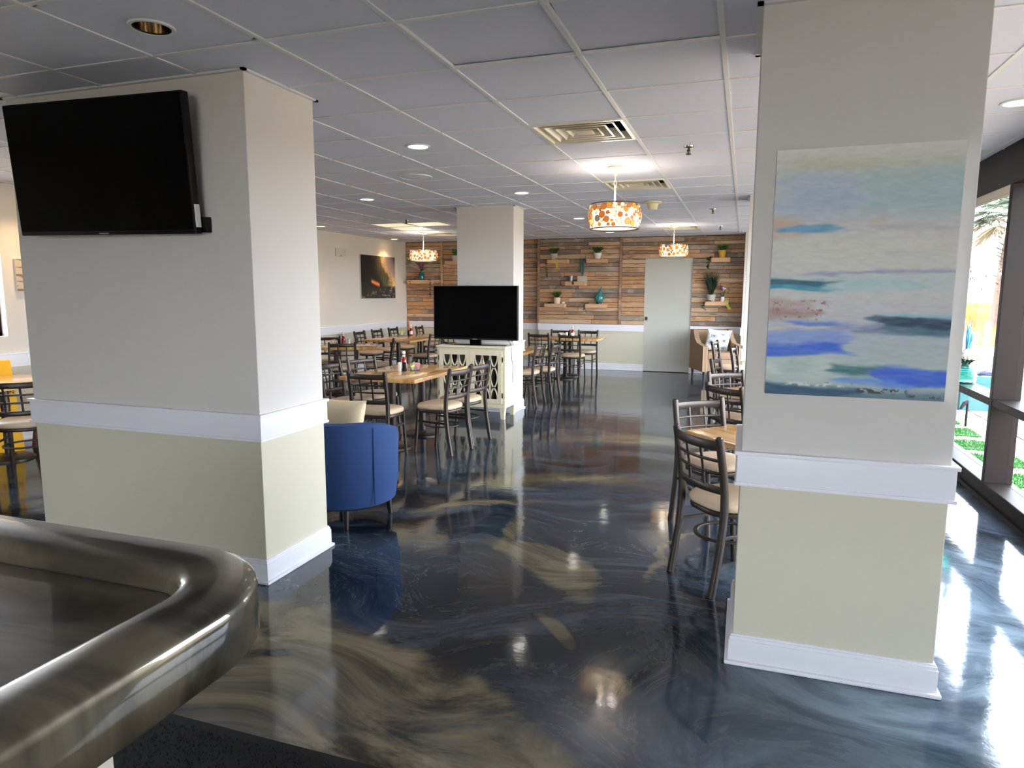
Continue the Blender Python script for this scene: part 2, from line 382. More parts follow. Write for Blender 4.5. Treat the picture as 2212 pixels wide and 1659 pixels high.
# material that shows a colour attribute (flat print, paint)
def attr_mat(name, rough=.6):
    m, n, b = nodes(name); a = N(n, 'ShaderNodeVertexColor', layer_name='Col'); n.links.new(a.outputs[0], b.inputs['Base Color']); b.inputs['Roughness'].default_value = rough
attr_mat('print', .55); attr_mat('fabric_print', .9)

# ------------------------------------------------------------------ numpy paint helpers
RNG = np.random.RandomState(3)
def vnoise(h, w, fy, fx):
    gy, gx = int(fy)+2, int(fx)+2; G = RNG.rand(gy, gx)
    y = np.linspace(0, fy, h, endpoint=False); x = np.linspace(0, fx, w, endpoint=False)
    y0 = y.astype(int); x0 = x.astype(int); ty = (y-y0)[:, None]; tx = (x-x0)[None]
    ty = ty*ty*(3-2*ty); tx = tx*tx*(3-2*tx)
    a = G[y0][:, x0]; b_ = G[y0][:, x0+1]; c_ = G[y0+1][:, x0]; d = G[y0+1][:, x0+1]
    return (a*(1-tx)+b_*tx)*(1-ty)+(c_*(1-tx)+d*tx)*ty
def fbm(h, w, fy, fx, o=4):
    s = 0; t = 0
    for i in range(o): s = s+vnoise(h, w, fy*2**i, fx*2**i)*.55**i; t += .55**i
    return s/t
def sst(x, a, b_): t = np.clip((x-a)/(b_-a), 0, 1); return t*t*(3-2*t)
def canvas(img, w, d, h, name, parent, printmat='print', side=(225, 224, 220)):
    """stretched canvas: painted front face (facing -Y) as a fine grid, wrapped over real sides"""
    hh, ww, _ = img.shape
    xs = np.linspace(-w/2, w/2, ww); zs = np.linspace(h/2, -h/2, hh)
    gx, gz = np.meshgrid(xs, zs); v = np.stack([gx, np.full_like(gx, -d), gz], -1).reshape(-1, 3)
    idx = np.arange(hh*ww).reshape(hh, ww)
    f = np.stack([idx[:-1, :-1], idx[1:, :-1], idx[1:, 1:], idx[:-1, 1:]], -1).reshape(-1, 4)
    me = bpy.data.meshes.new(name); me.from_pydata(v.tolist(), [], f.tolist())
    ca = me.color_attributes.new('Col', 'FLOAT_COLOR', 'POINT')
    c = img.reshape(-1, 3)/255.0; c = np.where(c <= .04045, c/12.92, ((c+.055)/1.055)**2.4)
    ca.data.foreach_set('color', np.concatenate([c, np.ones((len(c), 1))], 1).astype(np.float32).ravel())
    me.materials.append(M[printmat]); o = bpy.data.objects.new(name, me); COL.objects.link(o); o.parent = parent
    return o

# ================================================================== THE SETTING
XL, XR, YB, YN = -6.95, 1.74, 13.2, -4.0
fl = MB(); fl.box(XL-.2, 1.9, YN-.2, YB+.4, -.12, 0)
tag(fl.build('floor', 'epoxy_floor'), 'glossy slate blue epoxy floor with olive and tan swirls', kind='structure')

RAIL0, RAIL1, BASE1 = .765, .895, .128
def rail_boxes(mb, x0, x1, y0, y1, e):
    mb.bbox(x0-e*.8, x1+e*.8, y0-e*.8, y1+e*.8, RAIL0, RAIL1, .003)
    mb.bbox(x0-e*1.25, x1+e*1.25, y0-e*1.25, y1+e*1.25, RAIL1-.012, RAIL1+.004, .003)
    mb.bbox(x0-e*1.1, x1+e*1.1, y0-e*1.1, y1+e*1.1, RAIL0-.006, RAIL0+.008, .003)
def base_boxes(mb, x0, x1, y0, y1, e):
    mb.bbox(x0-e*.7, x1+e*.7, y0-e*.7, y1+e*.7, .0, BASE1-.022, .002)
    mb.bbox(x0-e*.55, x1+e*.55, y0-e*.55, y1+e*.55, BASE1-.03, BASE1-.008, .004)
    mb.bbox(x0-e*.35, x1+e*.35, y0-e*.35, y1+e*.35, BASE1-.012, BASE1, .003)
    mb.bbox(x0-e*1.35, x1+e*1.35, y0-e*1.35, y1+e*1.35, .0, .018, .007)
def pillar(x0, x1, y0, y1, label):
    r = bpy.data.objects.new('pillar', None); COL.objects.link(r); r.location = ((x0+x1)/2, (y0+y1)/2, 0)
    tag(r, label, kind='structure')
    cx, cy = (x0+x1)/2, (y0+y1)/2; a, b_ = (x1-x0)/2, (y1-y0)/2
    k = MB(); k.bbox(-a, a, -b_, b_, RAIL0+.05, CEIL+.06, .004); k.build('upper_shaft', 'wall_paint', r)
    k = MB(); k.bbox(-a, a, -b_, b_, 0, RAIL0+.06, .004); k.build('lower_shaft', 'wall_cream', r)
    k = MB(); rail_boxes(k, -a, a, -b_, b_, .02); k.build('chair_rail', 'trim_white', r, 35)
    k = MB(); base_boxes(k, -a, a, -b_, b_, .022); k.build('baseboard', 'trim_white', r, 35)
    k = MB(); e = .022
    for q in ((-a-e, a+e, -b_-e, -b_), (-a-e, a+e, b_, b_+e), (-a-e, -a, -b_-e, b_+e), (a, a+e, -b_-e, b_+e)): k.box(*q, CEIL-.004, CEIL+.012)
    k.build('ceiling_angle', 'grid_white', r)
    return r
pillar(-3.90, -2.305, 2.785, 3.335, 'wide pillar on the left carrying the wall-mounted television')
pillar(.017, .742, 2.785, 3.33, 'pillar on the right carrying the abstract seascape canvas')
pillar(-3.47, -2.715, 8.0, 8.40, 'slim pillar behind the cream mirrored cabinet')
pillar(.005, .742, 8.0, 8.40, 'far pillar half hidden behind the canvas pillar')
pillar(-.035, .6, 12.75, 13.15, 'end pillar at the right of the plank wall')

def wall_parts(root, boxes_up, boxes_lo, up, lo):
    k = MB(); [k.box(*q) for q in boxes_up]; k.build('upper_wall', up, root)
    k = MB(); [k.box(*q) for q in boxes_lo]; k.build('lower_wall', lo, root)
def sroot(name, label):
    r = bpy.data.objects.new(name, None); COL.objects.link(r); return tag(r, label, kind='structure')
# left wall with one window
wl = sroot('wall_left', 'cream wall on the left with white chair rail')
TOP = CEIL+.05
WY0, WY1, WZ0, WZ1 = 3.2, 4.765, 1.07, 2.12
wall_parts(wl, [(XL-.2, XL, YN, WY0, .80, TOP), (XL-.2, XL, WY1, YB+.3, .80, TOP), (XL-.2, XL, WY0, WY1, .80, WZ0), (XL-.2, XL, WY0, WY1, WZ1, TOP)],
           [(XL-.2, XL, YN, YB+.3, 0, .80)], 'wall_left_paint', 'wall_cream')
k = MB(); k.bbox(XL, XL+.018, YN, YB, RAIL0, RAIL1, .003); k.bbox(XL, XL+.026, YN, YB, RAIL1-.012, RAIL1+.004, .003); k.bbox(XL, XL+.022, YN, YB, RAIL0-.006, RAIL0+.008, .003); k.build('chair_rail', 'trim_white', wl, 35)
k = MB(); k.bbox(XL, XL+.016, YN, YB, 0, BASE1, .004); k.bbox(XL, XL+.03, YN, YB, 0, .018, .006); k.build('baseboard', 'trim_white', wl, 35)
wn = sroot('window_1', 'window in the left wall beside the small framed print')
k = MB()
for q in ((WY0, WY0+.04, WZ0, WZ1), (WY1-.04, WY1, WZ0, WZ1), (WY0, WY1, WZ0, WZ0+.04), (WY0, WY1, WZ1-.04, WZ1), ((WY0+WY1)/2-.02, (WY0+WY1)/2+.02, WZ0, WZ1)): k.box(XL-.14, XL-.08, q[0], q[1], q[2], q[3])
k.build('window_frame', 'bronze', wn)
k = MB(); k.box(XL-.114, XL-.108, WY0+.04, WY1-.04, WZ0+.04, WZ1-.04); k.build('pane', 'pane_glass', wn)

# back wall: plank panels above the chair rail
wb = sroot('wall_back', 'far wall clad in reclaimed planks above a white chair rail')
DX0, DX1, DZ = -1.81, -.955, 2.10
REC = .07
k = MB(); k.box(XL-.2, -3.93, YB+REC, YB+.4, .80, TOP); k.box(-3.93, DX0, YB, YB+.4, .80, TOP); k.box(DX0, DX1, YB, YB+.4, DZ+.06, TOP); k.box(DX1, 1.9, YB, YB+.4, .80, TOP)
k.build('upper_wall', 'plenum', wb)
k = MB(); k.box(XL-.2, -3.93, YB+REC, YB+.4, 0, .80); k.box(-3.93, DX0, YB, YB+.4, 0, .80); k.box(DX1, 1.9, YB, YB+.4, 0, .80)
k.build('lower_wall', 'wall_cream', wb)
k = MB()
for x0, x1, y in ((XL, -3.93, YB+REC), (-3.95, DX0-.005, YB), (DX1+.005, 0.0, YB)):
    k.bbox(x0, x1, y-.02, y+.01, RAIL0, RAIL1, .003)
k.build('chair_rail', 'trim_white', wb)
k = MB()
for x0, x1, y in ((XL, -3.93, YB+REC), (-3.95, DX0-.005, YB), (DX1+.005, 0.0, YB)):
    k.bbox(x0, x1, y-.018, y+.01, 0, BASE1, .004); k.bbox(x0, x1, y-.03, y+.01, 0, .018, .006)
k.build('baseboard', 'trim_white', wb)
pk = MB(); pk.bbox(-.5, .5, -.5, .5, -.5, .5, .03); pk_me = bpy.data.meshes.new('plank'); pk_me.from_pydata(pk.v, [], pk.f); pk_me.materials.append(M['plank'])
PZ0, PZ1 = RAIL1+.004, CEIL-.002
def planks(x0, x1, y, z0, z1, rows, lmin, lmax):
    hs = [random.uniform(.8, 1.25) for _ in range(rows)]; t = sum(hs); z = z0
    for h in hs:
        hh = (z1-z0)*h/t; x = x0
        while x < x1-.005:
            L = random.uniform(lmin, lmax)
            if x1-x-L < .22: L = x1-x
            d = random.uniform(.016, .026)
            inst('plank', pk_me, wb, (x+L/2, y-d/2, z+hh/2), (0, 0, 0), (L-.006, d, hh-.008)); x += L
        z += hh
planks(XL+.01, -6.13, YB+REC, PZ0, PZ1, 20, .35, .85)
planks(-6.07, -3.95, YB+REC, PZ0, PZ1, 20, .6, 1.3)
planks(-3.93, -2.31, YB, PZ0, PZ1, 20, .45, 1.15)
planks(-2.265, DX0-.01, YB, PZ0, DZ+.05, 15, .3, .6)
planks(-2.265, -.03, YB, DZ+.055, PZ1, 5, .5, 1.2)
planks(DX1+.01, -.03, YB, PZ0, DZ+.05, 15, .35, .95)
for x, y, z1 in ((-6.10, YB+REC, PZ1), (-3.935, YB, PZ1), (-2.288, YB, PZ1), (-.02, YB, PZ1)):
    inst('trim_board', pk_me, wb, (x, y-.02, (PZ0+z1)/2), (0, 0, 0), (.045, .045, z1-PZ0))
inst('trim_board', pk_me, wb, (XL+.03, YB+REC-.02, .47), (0, 0, 0), (.05, .04, .9))
dr = sroot('door_1', 'plain painted flush door in the plank wall')
k = MB(); k.bbox(DX0-.008, DX1+.008, YB+.006, YB+.04, .006, DZ+.04, .003); k.build('panel', mat('door_paint', (188, 188, 180), .55, var=.02), dr)
k = MB(); k.box(DX0, DX1, YB-.012, YB+.05, DZ, DZ+.058); k.box(DX0-.012, DX0+.003, YB-.006, YB+.05, 0, DZ+.058); k.box(DX1-.003, DX1+.012, YB-.006, YB+.05, 0, DZ+.058); k.build('door_frame', 'door_paint', dr)
k = MB(); k.bbox(DX0+.008, DX0+.058, YB-.014, YB, .99, 1.055, .003); k.build('pull_plate', 'red_brown_wood', dr)
k = MB(); k.box(DX0, DX1, YB-.02, YB+.06, 0, .010); k.build('threshold', 'black_plastic', dr)
# wall behind the camera; its window is added to light the pillar fronts
wf = sroot('wall_front', 'wall closing the room behind the bar, with an added unseen window')
FX0, FX1 = -1.9, 0.85
k = MB(); k.box(XL-.2, FX0, YN-.2, YN, 0, TOP); k.box(FX1, 2.1, YN-.2, YN, 0, TOP); k.box(FX0, FX1, YN-.2, YN, 2.32, TOP); k.box(FX0, FX1, YN-.2, YN, 0, .42); k.build('upper_wall', 'wall_left_paint', wf)
for i in range(5): x = FX0+(FX1-FX0)*i/4; k = MB(); k.bbox(x-.03, x+.03, YN-.14, YN-.04, .42, 2.32, .004); k.build('mullion', 'bronze', wf)
for i in range(4): x = FX0+(FX1-FX0)*i/4; k = MB(); k.box(x+.03, x+(FX1-FX0)/4-.03, YN-.093, YN-.087, .42, 2.32); k.build('pane', 'pane_glass', wf)

# window wall on the right
wr = sroot('wall_right', 'storefront window wall with dark bronze frame')
GX = 1.88
k = MB(); k.bbox(XR, GX+.06, YN, YB, -.02, .13, .006); k.box(XR-.02, XR, YN, YB, 0, .03); k.build('kerb', 'bronze', wr)
k = MB(); k.bbox(XR, GX+.06, YN, YB, 2.285, TOP, .006); k.build('header', 'bronze', wr)
WN = 2.69
k = MB(); k.box(XR, GX+.06, YN, WN, .12, 2.29); k.build('solid_wall', 'wall_paint', wr)
ms_ = [5.745+1.5*i for i in range(-2, 6)]
for y in ms_:
    if WN < y < YB: k = MB(); k.bbox(XR+.001, GX+.04, y, y+.055, .128, 2.287, .004); k.build('mullion', 'bronze', wr)
ys = [y for y in ms_ if WN < y < YB]+[YB]
for a, c_ in zip(ys, ys[1:]):
    k = MB(); k.bbox(XR+.004, GX+.03, a+.055, c_, .70, .757, .004); k.build('rail', 'bronze', wr)
    for z0, z1 in ((.13, .70), (.757, 2.285)):
        k = MB(); k.box(GX-.003, GX+.003, a+.05, c_, z0, z1); k.build('pane', 'pane_glass', wr)

# ceiling: T-bar grid with lay-in tiles
PX, PY, GX0, GY0 = .6096, .5802, -.1345, 2.5138
ce = MB(); ce.box(XL-.2, 2.1, YN-.2, YB+.4, CEIL+.2, CEIL+.3)
for q in ((XL-.2, XL-.05, YN-.2, YB+.4), (2.0, 2.1, YN-.2, YB+.4), (XL-.2, 2.1, YN-.2, YN-.05), (XL-.2, 2.1, YB+.3, YB+.4)): ce.box(*q, CEIL+.03, CEIL+.25)
ce = tag(ce.build('ceiling', 'plenum'), 'suspended ceiling of pale lay-in tiles in a white grid', kind='structure')
cols = [i for i in range(-12, 5) if XL-.5 < GX0+i*PX < 1.9]; rows = [j for j in range(-12, 19) if YN-.5 < GY0+j*PY < YB+.3]
for i in cols: k = MB(); x = GX0+i*PX; k.bbox(x-.012, x+.012, YN, YB+REC, CEIL, CEIL+.016, .0015); k.build('main_runner', 'grid_white', ce)
for j in rows: k = MB(); y = GY0+j*PY; k.bbox(XL, 1.9, y-.011, y+.011, CEIL+.0008, CEIL+.014, .0015); k.build('cross_tee', 'grid_white', ce)
def proj(p):
    d = Vector(p)-Vector((0, 0, CAMZ)); z = d.dot(CF)
    return None if z < .05 else (W/2+FPX*d.dot(CR)/z, H/2-FPX*d.dot(CU)/z, z)
def cell_of(x, y): return (math.floor((x-GX0)/PX), math.floor((y-GY0)/PY))
DOWN = [(-2.29, 2.245, 'off'), (-2.29, 4.588, 'on'), (-2.29, 7.01, 'on'), (-2.29, 9.64, 'on'), (-2.29, 12.0, 'on'), (-4.13, 6.96, 'on'), (-6.53, 9.55, 'warm'), (-6.70, 12.3, 'warm'), (1.38, 4.59, 'on'), (-6.55, 4.9, 'warm')]
VENT = [cell_of(-1.05, 4.6), cell_of(-1.0, 6.98), cell_of(-1.0, 11.5), cell_of(-5.25, 11.5)]
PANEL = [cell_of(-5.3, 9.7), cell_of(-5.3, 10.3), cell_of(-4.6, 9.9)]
hole = {cell_of(x, y): (x, y) for x, y, _ in DOWN}
tm = MB(); tm.bbox(-PX/2+.006, PX/2-.006, -PY/2+.006, PY/2-.006, 0, .014, .002)
t_me = bpy.data.meshes.new('ceiling_tile'); t_me.from_pydata(tm.v, [], tm.f); t_me.materials.append(M['tile'])
def tile_hole(cx, cy, hx, hy, r):
    k = MB(); seg = 32; vs = []; a, b_ = PX/2-.006, PY/2-.006
    for s in range(seg):
        t = 2*PI*s/seg; dx, dy = math.cos(t), math.sin(t)
        u = min(((a-hx) if dx > 0 else (a+hx))/max(abs(dx), 1e-6), ((b_-hy) if dy > 0 else (b_+hy))/max(abs(dy), 1e-6))
        vs += [(hx+r*dx, hy+r*dy, 0), (hx+u*dx, hy+u*dy, 0), (hx+r*dx, hy+r*dy, .014)]
    fs = []
    for s in range(seg):
        l = (s+1) % seg; fs += [(3*s, 3*s+1, 3*l+1, 3*l), (3*s, 3*l, 3*l+2, 3*s+2)]
    return k.add(vs, fs)
cells = []
for i in cols:
    for j in rows:
        if (i, j) in VENT or (i, j) in PANEL: continue
        cx, cy = GX0+(i+.5)*PX, GY0+(j+.5)*PY
        q = [proj((cx+sx_*PX/2, cy+sy_*PY/2, CEIL)) for sx_ in (-1, 1) for sy_ in (-1, 1)]
        area = 0
        if all(q):
            ux = [p[0] for p in q]; uy = [p[1] for p in q]
            if max(ux) > 0 and min(ux) < W and max(uy) > 0 and min(uy) < H: area = 1/q[0][2]**3
        cells.append((area, i, j, cx, cy))
cells.sort(reverse=True); rest = MB()
for kk, (area, i, j, cx, cy) in enumerate(cells):
    if (i, j) in hole:
        hx, hy = hole[(i, j)]; tile_hole(cx, cy, hx-cx, hy-cy, .072).build('ceiling_tile', 'tile', ce, loc=(cx, cy, CEIL+.005)); continue
    if area > 0 and kk < 290:
        o = inst('ceiling_tile', t_me, ce, (cx, cy, CEIL+.005+random.uniform(0, .0015)), (random.uniform(-.001, .001), random.uniform(-.001, .001), 0))
        if (i, j) == (-2, 0): o.location.y += .020; o.location.z += .012; o.rotation_euler = (0, 0, -.02)
        if (i, j) == (-1, 0): o.location.y += .016; o.location.z += .012; o.rotation_euler = (0, 0, .03)
    else: rest.box(cx-PX/2+.006, cx+PX/2-.006, cy-PY/2+.006, cy+PY/2-.006, CEIL+.005, CEIL+.019)
tag(rest.build('ceiling_tile', 'tile', ce), kind='stuff')

# ------------------------------------------------------------------ things on the ceiling
POSW = {0: 'nearest the camera, above the left pillar', }
dl_label = ['unlit recessed downlight with chrome reflector near the wall television', 'round lit downlight between the left pillar and the square air vent', 'round lit downlight in front of the slim pillar', 'round lit downlight just left of the big pendant lamp', 'farthest lit downlight, seen under the big pendant lamp', 'round lit downlight right beside the left pillar edge', 'warm downlight grazing the cream wall beside the left pillar', 'warm downlight above the wave photograph', 'round lit downlight at the far right by the window wall', 'warm downlight over the small print at the far left']
for (x, y, st), lb in zip(DOWN, dl_label):
    t = thing('downlight', lb, 'downlight', (x, y, CEIL), group='recessed ceiling downlights')
    k = MB(); k.lathe([(.070, .012), (.070, .0), (.074, -.004), (.086, -.003), (.088, .002), (.086, .006)], seg=32, cap=False); k.build('trim_ring', 'grid_white', t, 40)
    k = MB(); k.lathe([(.069, .0), (.066, .06), (.056, .12), (.0, .122)] if st == 'off' else [(.069, 0), (.068, .02)], seg=32, cap=False); k.build('reflector', 'chrome' if st == 'off' else 'grid_white', t, 60)
    if st == 'off': k = MB(); k.tube([(.07*math.cos(2*PI*q/32), .07*math.sin(2*PI*q/32), .0) for q in range(32)], .003, 6, True); k.build('gasket', 'black_plastic', t, True)
    else:
        k = MB(); k.lathe([(.0, .012), (.04, .010), (.068, .014)], seg=32); k.build('lens', 'downlight_warm' if st == 'warm' else 'downlight_cool', t, True)
        L = bpy.data.lights.new('downlight_beam', 'SPOT'); L.energy = 22 if st == 'on' else 26; L.spot_size = 1.9; L.spot_blend = .8; L.shadow_soft_size = .06
        L.color = (1, .97, .93) if st == 'on' else (1, .62, .28)
        lo = bpy.data.objects.new('downlight_beam', L); COL.objects.link(lo); lo.parent = t; lo.location = (0, 0, -.012)

def vent(cell, lb, bright):
    cx, cy = GX0+(cell[0]+.5)*PX, GY0+(cell[1]+.5)*PY
    t = thing('air_vent', lb, 'air vent', (cx, cy, CEIL), group='square ceiling air vents')
    a, b_ = PX/2-.008, PY/2-.008
    def frustum(k, s0, z0, s1, z1, th=.002):
        c0 = [(-a*s0, -b_*s0, z0), (a*s0, -b_*s0, z0), (a*s0, b_*s0, z0), (-a*s0, b_*s0, z0)]
        c1 = [(-a*s1, -b_*s1, z1), (a*s1, -b_*s1, z1), (a*s1, b_*s1, z1), (-a*s1, b_*s1, z1)]
        k.add(c0+c1, [(q, (q+1) % 4, 4+(q+1) % 4, 4+q) for q in range(4)]); return k
    k = MB(); frustum(k, 1, .004, 1, -.004); frustum(k, 1, -.004, .93, -.004); frustum(k, .93, -.004, .84, .05); k.build('frame', 'vent_metal', t)
    k = MB(); k.box(-a, a, -b_, b_, .085, .09); k.build('duct', 'black_plastic', t)
    for s in (.78, .58, .38):
        k = MB(); frustum(k, s, -.001, s-.04, -.001); frustum(k, s-.04, -.001, s-.19, .06); frustum(k, s, -.001, s-.15, .062); k.build('louver', 'vent_metal', t)
    k = MB(); k.box(-a*.2, a*.2, -b_*.2, b_*.2, .0, .004); k.build('centre_plate', 'vent_metal', t)
mat('vent_metal', (222, 216, 198), .3, metal=.25)
for c_, lb in zip(VENT, ('large square air vent in front of the big pendant lamp', 'square air vent right behind the big pendant lamp', 'square air vent above the pendant lamp by the door', 'square air vent above the pendant lamp by the left wall')): vent(c_, lb, 0)
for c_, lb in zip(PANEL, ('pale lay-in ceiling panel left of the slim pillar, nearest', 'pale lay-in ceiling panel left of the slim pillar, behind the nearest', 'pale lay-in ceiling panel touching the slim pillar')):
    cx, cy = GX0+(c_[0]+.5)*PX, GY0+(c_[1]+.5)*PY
    t = thing('ceiling_panel', lb, 'ceiling panel', (cx, cy, CEIL), group='lay-in ceiling panels')
    k = MB(); k.bbox(-PX/2+.01, PX/2-.01, -PY/2+.01, PY/2-.01, .003, .008, .002); k.build('panel_face', 'panel_glow', t)  # cream panel, no lamp; faint glow stands in for reflected pendant light
    k = MB()
    for sx_ in (-1, 1): k.box(sx_*(PX/2-.02)-.01, sx_*(PX/2-.02)+.01, -PY/2+.008, PY/2-.008, .0, .006); k.box(-PX/2+.008, PX/2-.008, sx_*(PY/2-.02)-.01, sx_*(PY/2-.02)+.01, .0, .006)
    k.build('frame', 'grid_white', t)
for (x, y), lb in zip(((-.432, 5.196), (-.431, 9.085), (-.419, 11.43), (-4.77, 9.13)), ('sprinkler head to the right of the big pendant lamp', 'sprinkler head farther back, above the canvas pillar edge', 'small sprinkler head nearest the plank wall', 'sprinkler head left of the slim pillar')):
    t = thing('sprinkler', lb, 'sprinkler', (x, y, CEIL), group='ceiling sprinkler heads')
    k = MB(); k.lathe([(.0, .004), (.038, .004), (.036, -.004), (.014, -.01), (.0, -.01)], seg=20); k.build('escutcheon', 'chrome', t, True)
    k = MB(); k.lathe([(.008, -.008), (.008, -.03), (.004, -.034), (.004, -.05)], seg=10); k.box(-.012, -.008, -.003, .003, -.048, -.02); k.box(.008, .012, -.003, .003, -.048, -.02); k.build('body', 'lamp_wire', t, True)
    k = MB(); k.lathe([(.0, -.05), (.02, -.05), (.019, -.054), (.0, -.054)], seg=16); k.build('deflector', 'lamp_wire', t)
t = thing('smoke_detector', 'cream cone-shaped detector on the ceiling right of the big pendant', 'smoke detector', (-1.067, 8.19, CEIL))
k = MB(); k.lathe([(.0, .004), (.105, .004), (.104, -.012), (.08, -.016)], seg=28); k.build('base', 'detector', t, 40)
k = MB(); k.lathe([(.07, -.012), (.055, -.07), (.05, -.085), (.0, -.087)], seg=28); k.build('cone', 'detector', t, 40)
for (x, y), lb in (((-2.9, 5.75), 'round flush ceiling speaker nearer the left pillar'), ((-2.86, 10.76), 'round flush ceiling speaker above the far dining table')):
    t = thing('ceiling_speaker', lb, 'speaker', (x, y, CEIL), group='round ceiling speakers')
    k = MB(); k.lathe([(.15, .005), (.15, -.004), (.142, -.006), (.138, -.002)], seg=40, cap=False); k.build('rim', 'grid_white', t, 40)
    k = MB(); k.lathe([(.0, -.003), (.13, -.003), (.139, .0)], seg=40); k.build('grille', 'tile', t, 40)

# pendant lamps: chain, stem and a mosaic drum
def pendant(x, y, lb, zt, zb, R, seed):
    rnd = random.Random(seed)
    t = thing('pendant_lamp', lb, 'pendant lamp', (x, y, 0), group='mosaic drum pendant lamps')
    k = MB(); k.lathe([(.0, CEIL+.004), (.062, CEIL+.004), (.066, CEIL-.006), (.062, CEIL-.018), (.02, CEIL-.024), (.012, CEIL-.034), (.0, CEIL-.034)], seg=28); k.build('canopy', 'lamp_metal', t, 40)
    zc = CEIL-.034; zs = zt+.155
    nl = max(2, int((zc-zs)/.03)); k = MB()
    for i in range(nl):
        z = zc-(i+.5)*(zc-zs)/nl; h = (zc-zs)/nl*.62
        k.tube([((math.cos(a)*.011 if i % 2 == 0 else 0), (math.cos(a)*.011 if i % 2 else 0), z+math.sin(a)*h) for a in [2*PI*q/12 for q in range(12)]], .0028, 6, True, up=(0, 1, 0) if i % 2 == 0 else (1, 0, 0))
    k.build('chain', 'lamp_metal', t, True)
    k = MB(); k.lathe([(.0, zs+.004), (.009, zs), (.009, zs-.02), (.007, zs-.03), (.008, zt-.02), (.0, zt-.02)], seg=12); k.build('stem', 'lamp_metal', t, 40)
    zm = (zt+zb)/2; hh = (zt-zb)/2
    def rad(z): q = (z-zm)/hh; return R*(1-.10*q*q)
    k = MB()
    for z in (zt, zb): k.tube([(rad(z)*math.cos(2*PI*q/48), rad(z)*math.sin(2*PI*q/48), z) for q in range(48)], .005, 6, True)
    for q in range(3):
        a = 2*PI*q/3+.4; k.tube([(.006*math.cos(a), .006*math.sin(a), zt-.01), (rad(zt)*math.cos(a), rad(zt)*math.sin(a), zt)], .003, 6)
    k.build('rim', 'lamp_wire', t, True)
    # inner frosted drum and glass tesserae packed on the drum
    k = MB(); k.lathe([(R*.80, zb+.012), (R*.86, zm), (R*.80, zt-.012)], seg=48); k.v = k.v
    me = bpy.data.meshes.new('inner_shade'); seg = 48
    me.from_pydata(k.v, [], [f for f in k.f if len(f) == 4]); o = link('inner_shade', me, 'shade_frost', t, True)
    pts = []; wire = MB(); KIN = ('amber_glass', 'orange_glass', 'grey_glass', 'cream_glass'); dm = {}
    sg = 12; base = [(math.cos(2*PI*q/sg), math.sin(2*PI*q/sg)) for q in range(sg)]
    for kd in KIN:
        k = MB(); k.add([(x_, y_, -.002) for x_, y_ in base]+[(x_, y_, .002) for x_, y_ in base], [tuple(range(sg-1, -1, -1)), tuple(range(sg, 2*sg))]+[(q, (q+1) % sg, sg+(q+1) % sg, sg+q) for q in range(sg)])
        me = bpy.data.meshes.new('glass_disc'); me.from_pydata(k.v, [], k.f); me.materials.append(M[kd]); dm[kd] = me
    for tries in range(1500):
        r = rnd.choice((.012, .015, .018, .022, .027)) if tries > 250 else rnd.uniform(.02, .028)
        a = rnd.uniform(0, 2*PI); z = rnd.uniform(zb+r+.004, zt-r-.004)
        if any((min(abs(a-b_), 2*PI-abs(a-b_))*R)**2+(z-zz)**2 < (r+rr)**2*.96 for b_, zz, rr in pts): continue
        pts.append((a, z, r)); kind = rnd.choices(KIN, (5, 3, 2, 5))[0]
        rr_ = rad(z); n_ = Vector((math.cos(a), math.sin(a), .2*(z-zm)/hh)).normalized(); tx = Vector((-math.sin(a), math.cos(a), 0)); tz = n_.cross(tx)
        c0 = Vector((rr_*math.cos(a), rr_*math.sin(a), z))
        o = inst('glass_disc', dm[kind], t, c0, n_.to_track_quat('Z', 'Y').to_euler(), (r, r, 1))
        wire.tube([c0+(tx*x_+tz*y_)*r+n_*.001 for x_, y_ in base], .002, 4, True, up=n_)
    tag(wire.build('disc_wire', 'lamp_wire', t), kind='stuff')
    k = MB(); k.lathe([(.0, zb+.006), (R*.86, zb+.006), (R*.86, zb+.010), (.0, zb+.010)], seg=40); k.build('bottom_diffuser', 'shade_bottom', t)
    for q in range(3):
        a = 2*PI*q/3+.2; bx_, by_ = .08*math.cos(a), .08*math.sin(a)
        k = MB(); k.ball((bx_, by_, zm), .03, 12, 8); k.build('bulb', 'bulb', t, True)
        L = bpy.data.lights.new('bulb_light', 'POINT'); L.energy = 1.1; L.color = (1, .95, .86); L.shadow_soft_size = .035
        lo = bpy.data.objects.new('bulb_light', L); COL.objects.link(lo); lo.parent = t; lo.location = (bx_, by_, zt+.02)
for nm, al, es in (('shade_frost', .22, .10), ('shade_bottom', .5, .6)):
    m, n, b = nodes(nm); b.inputs['Base Color'].default_value = (.95, .9, .78, 1); b.inputs['Roughness'].default_value = .5
    b.inputs['Emission Color'].default_value = (1, .88, .66, 1); b.inputs['Emission Strength'].default_value = es; b.inputs['Alpha'].default_value = al
pendant(-1.08, 5.85, 'large mosaic drum pendant lamp hanging nearest over the aisle', 2.26, 2.055, .225, 1)
pendant(-1.10, 11.12, 'mosaic drum pendant lamp hanging in front of the door', 2.28, 2.08, .225, 2)
pendant(-5.48, 11.13, 'mosaic drum pendant lamp hanging near the left wall', 2.265, 2.065, .25, 3)

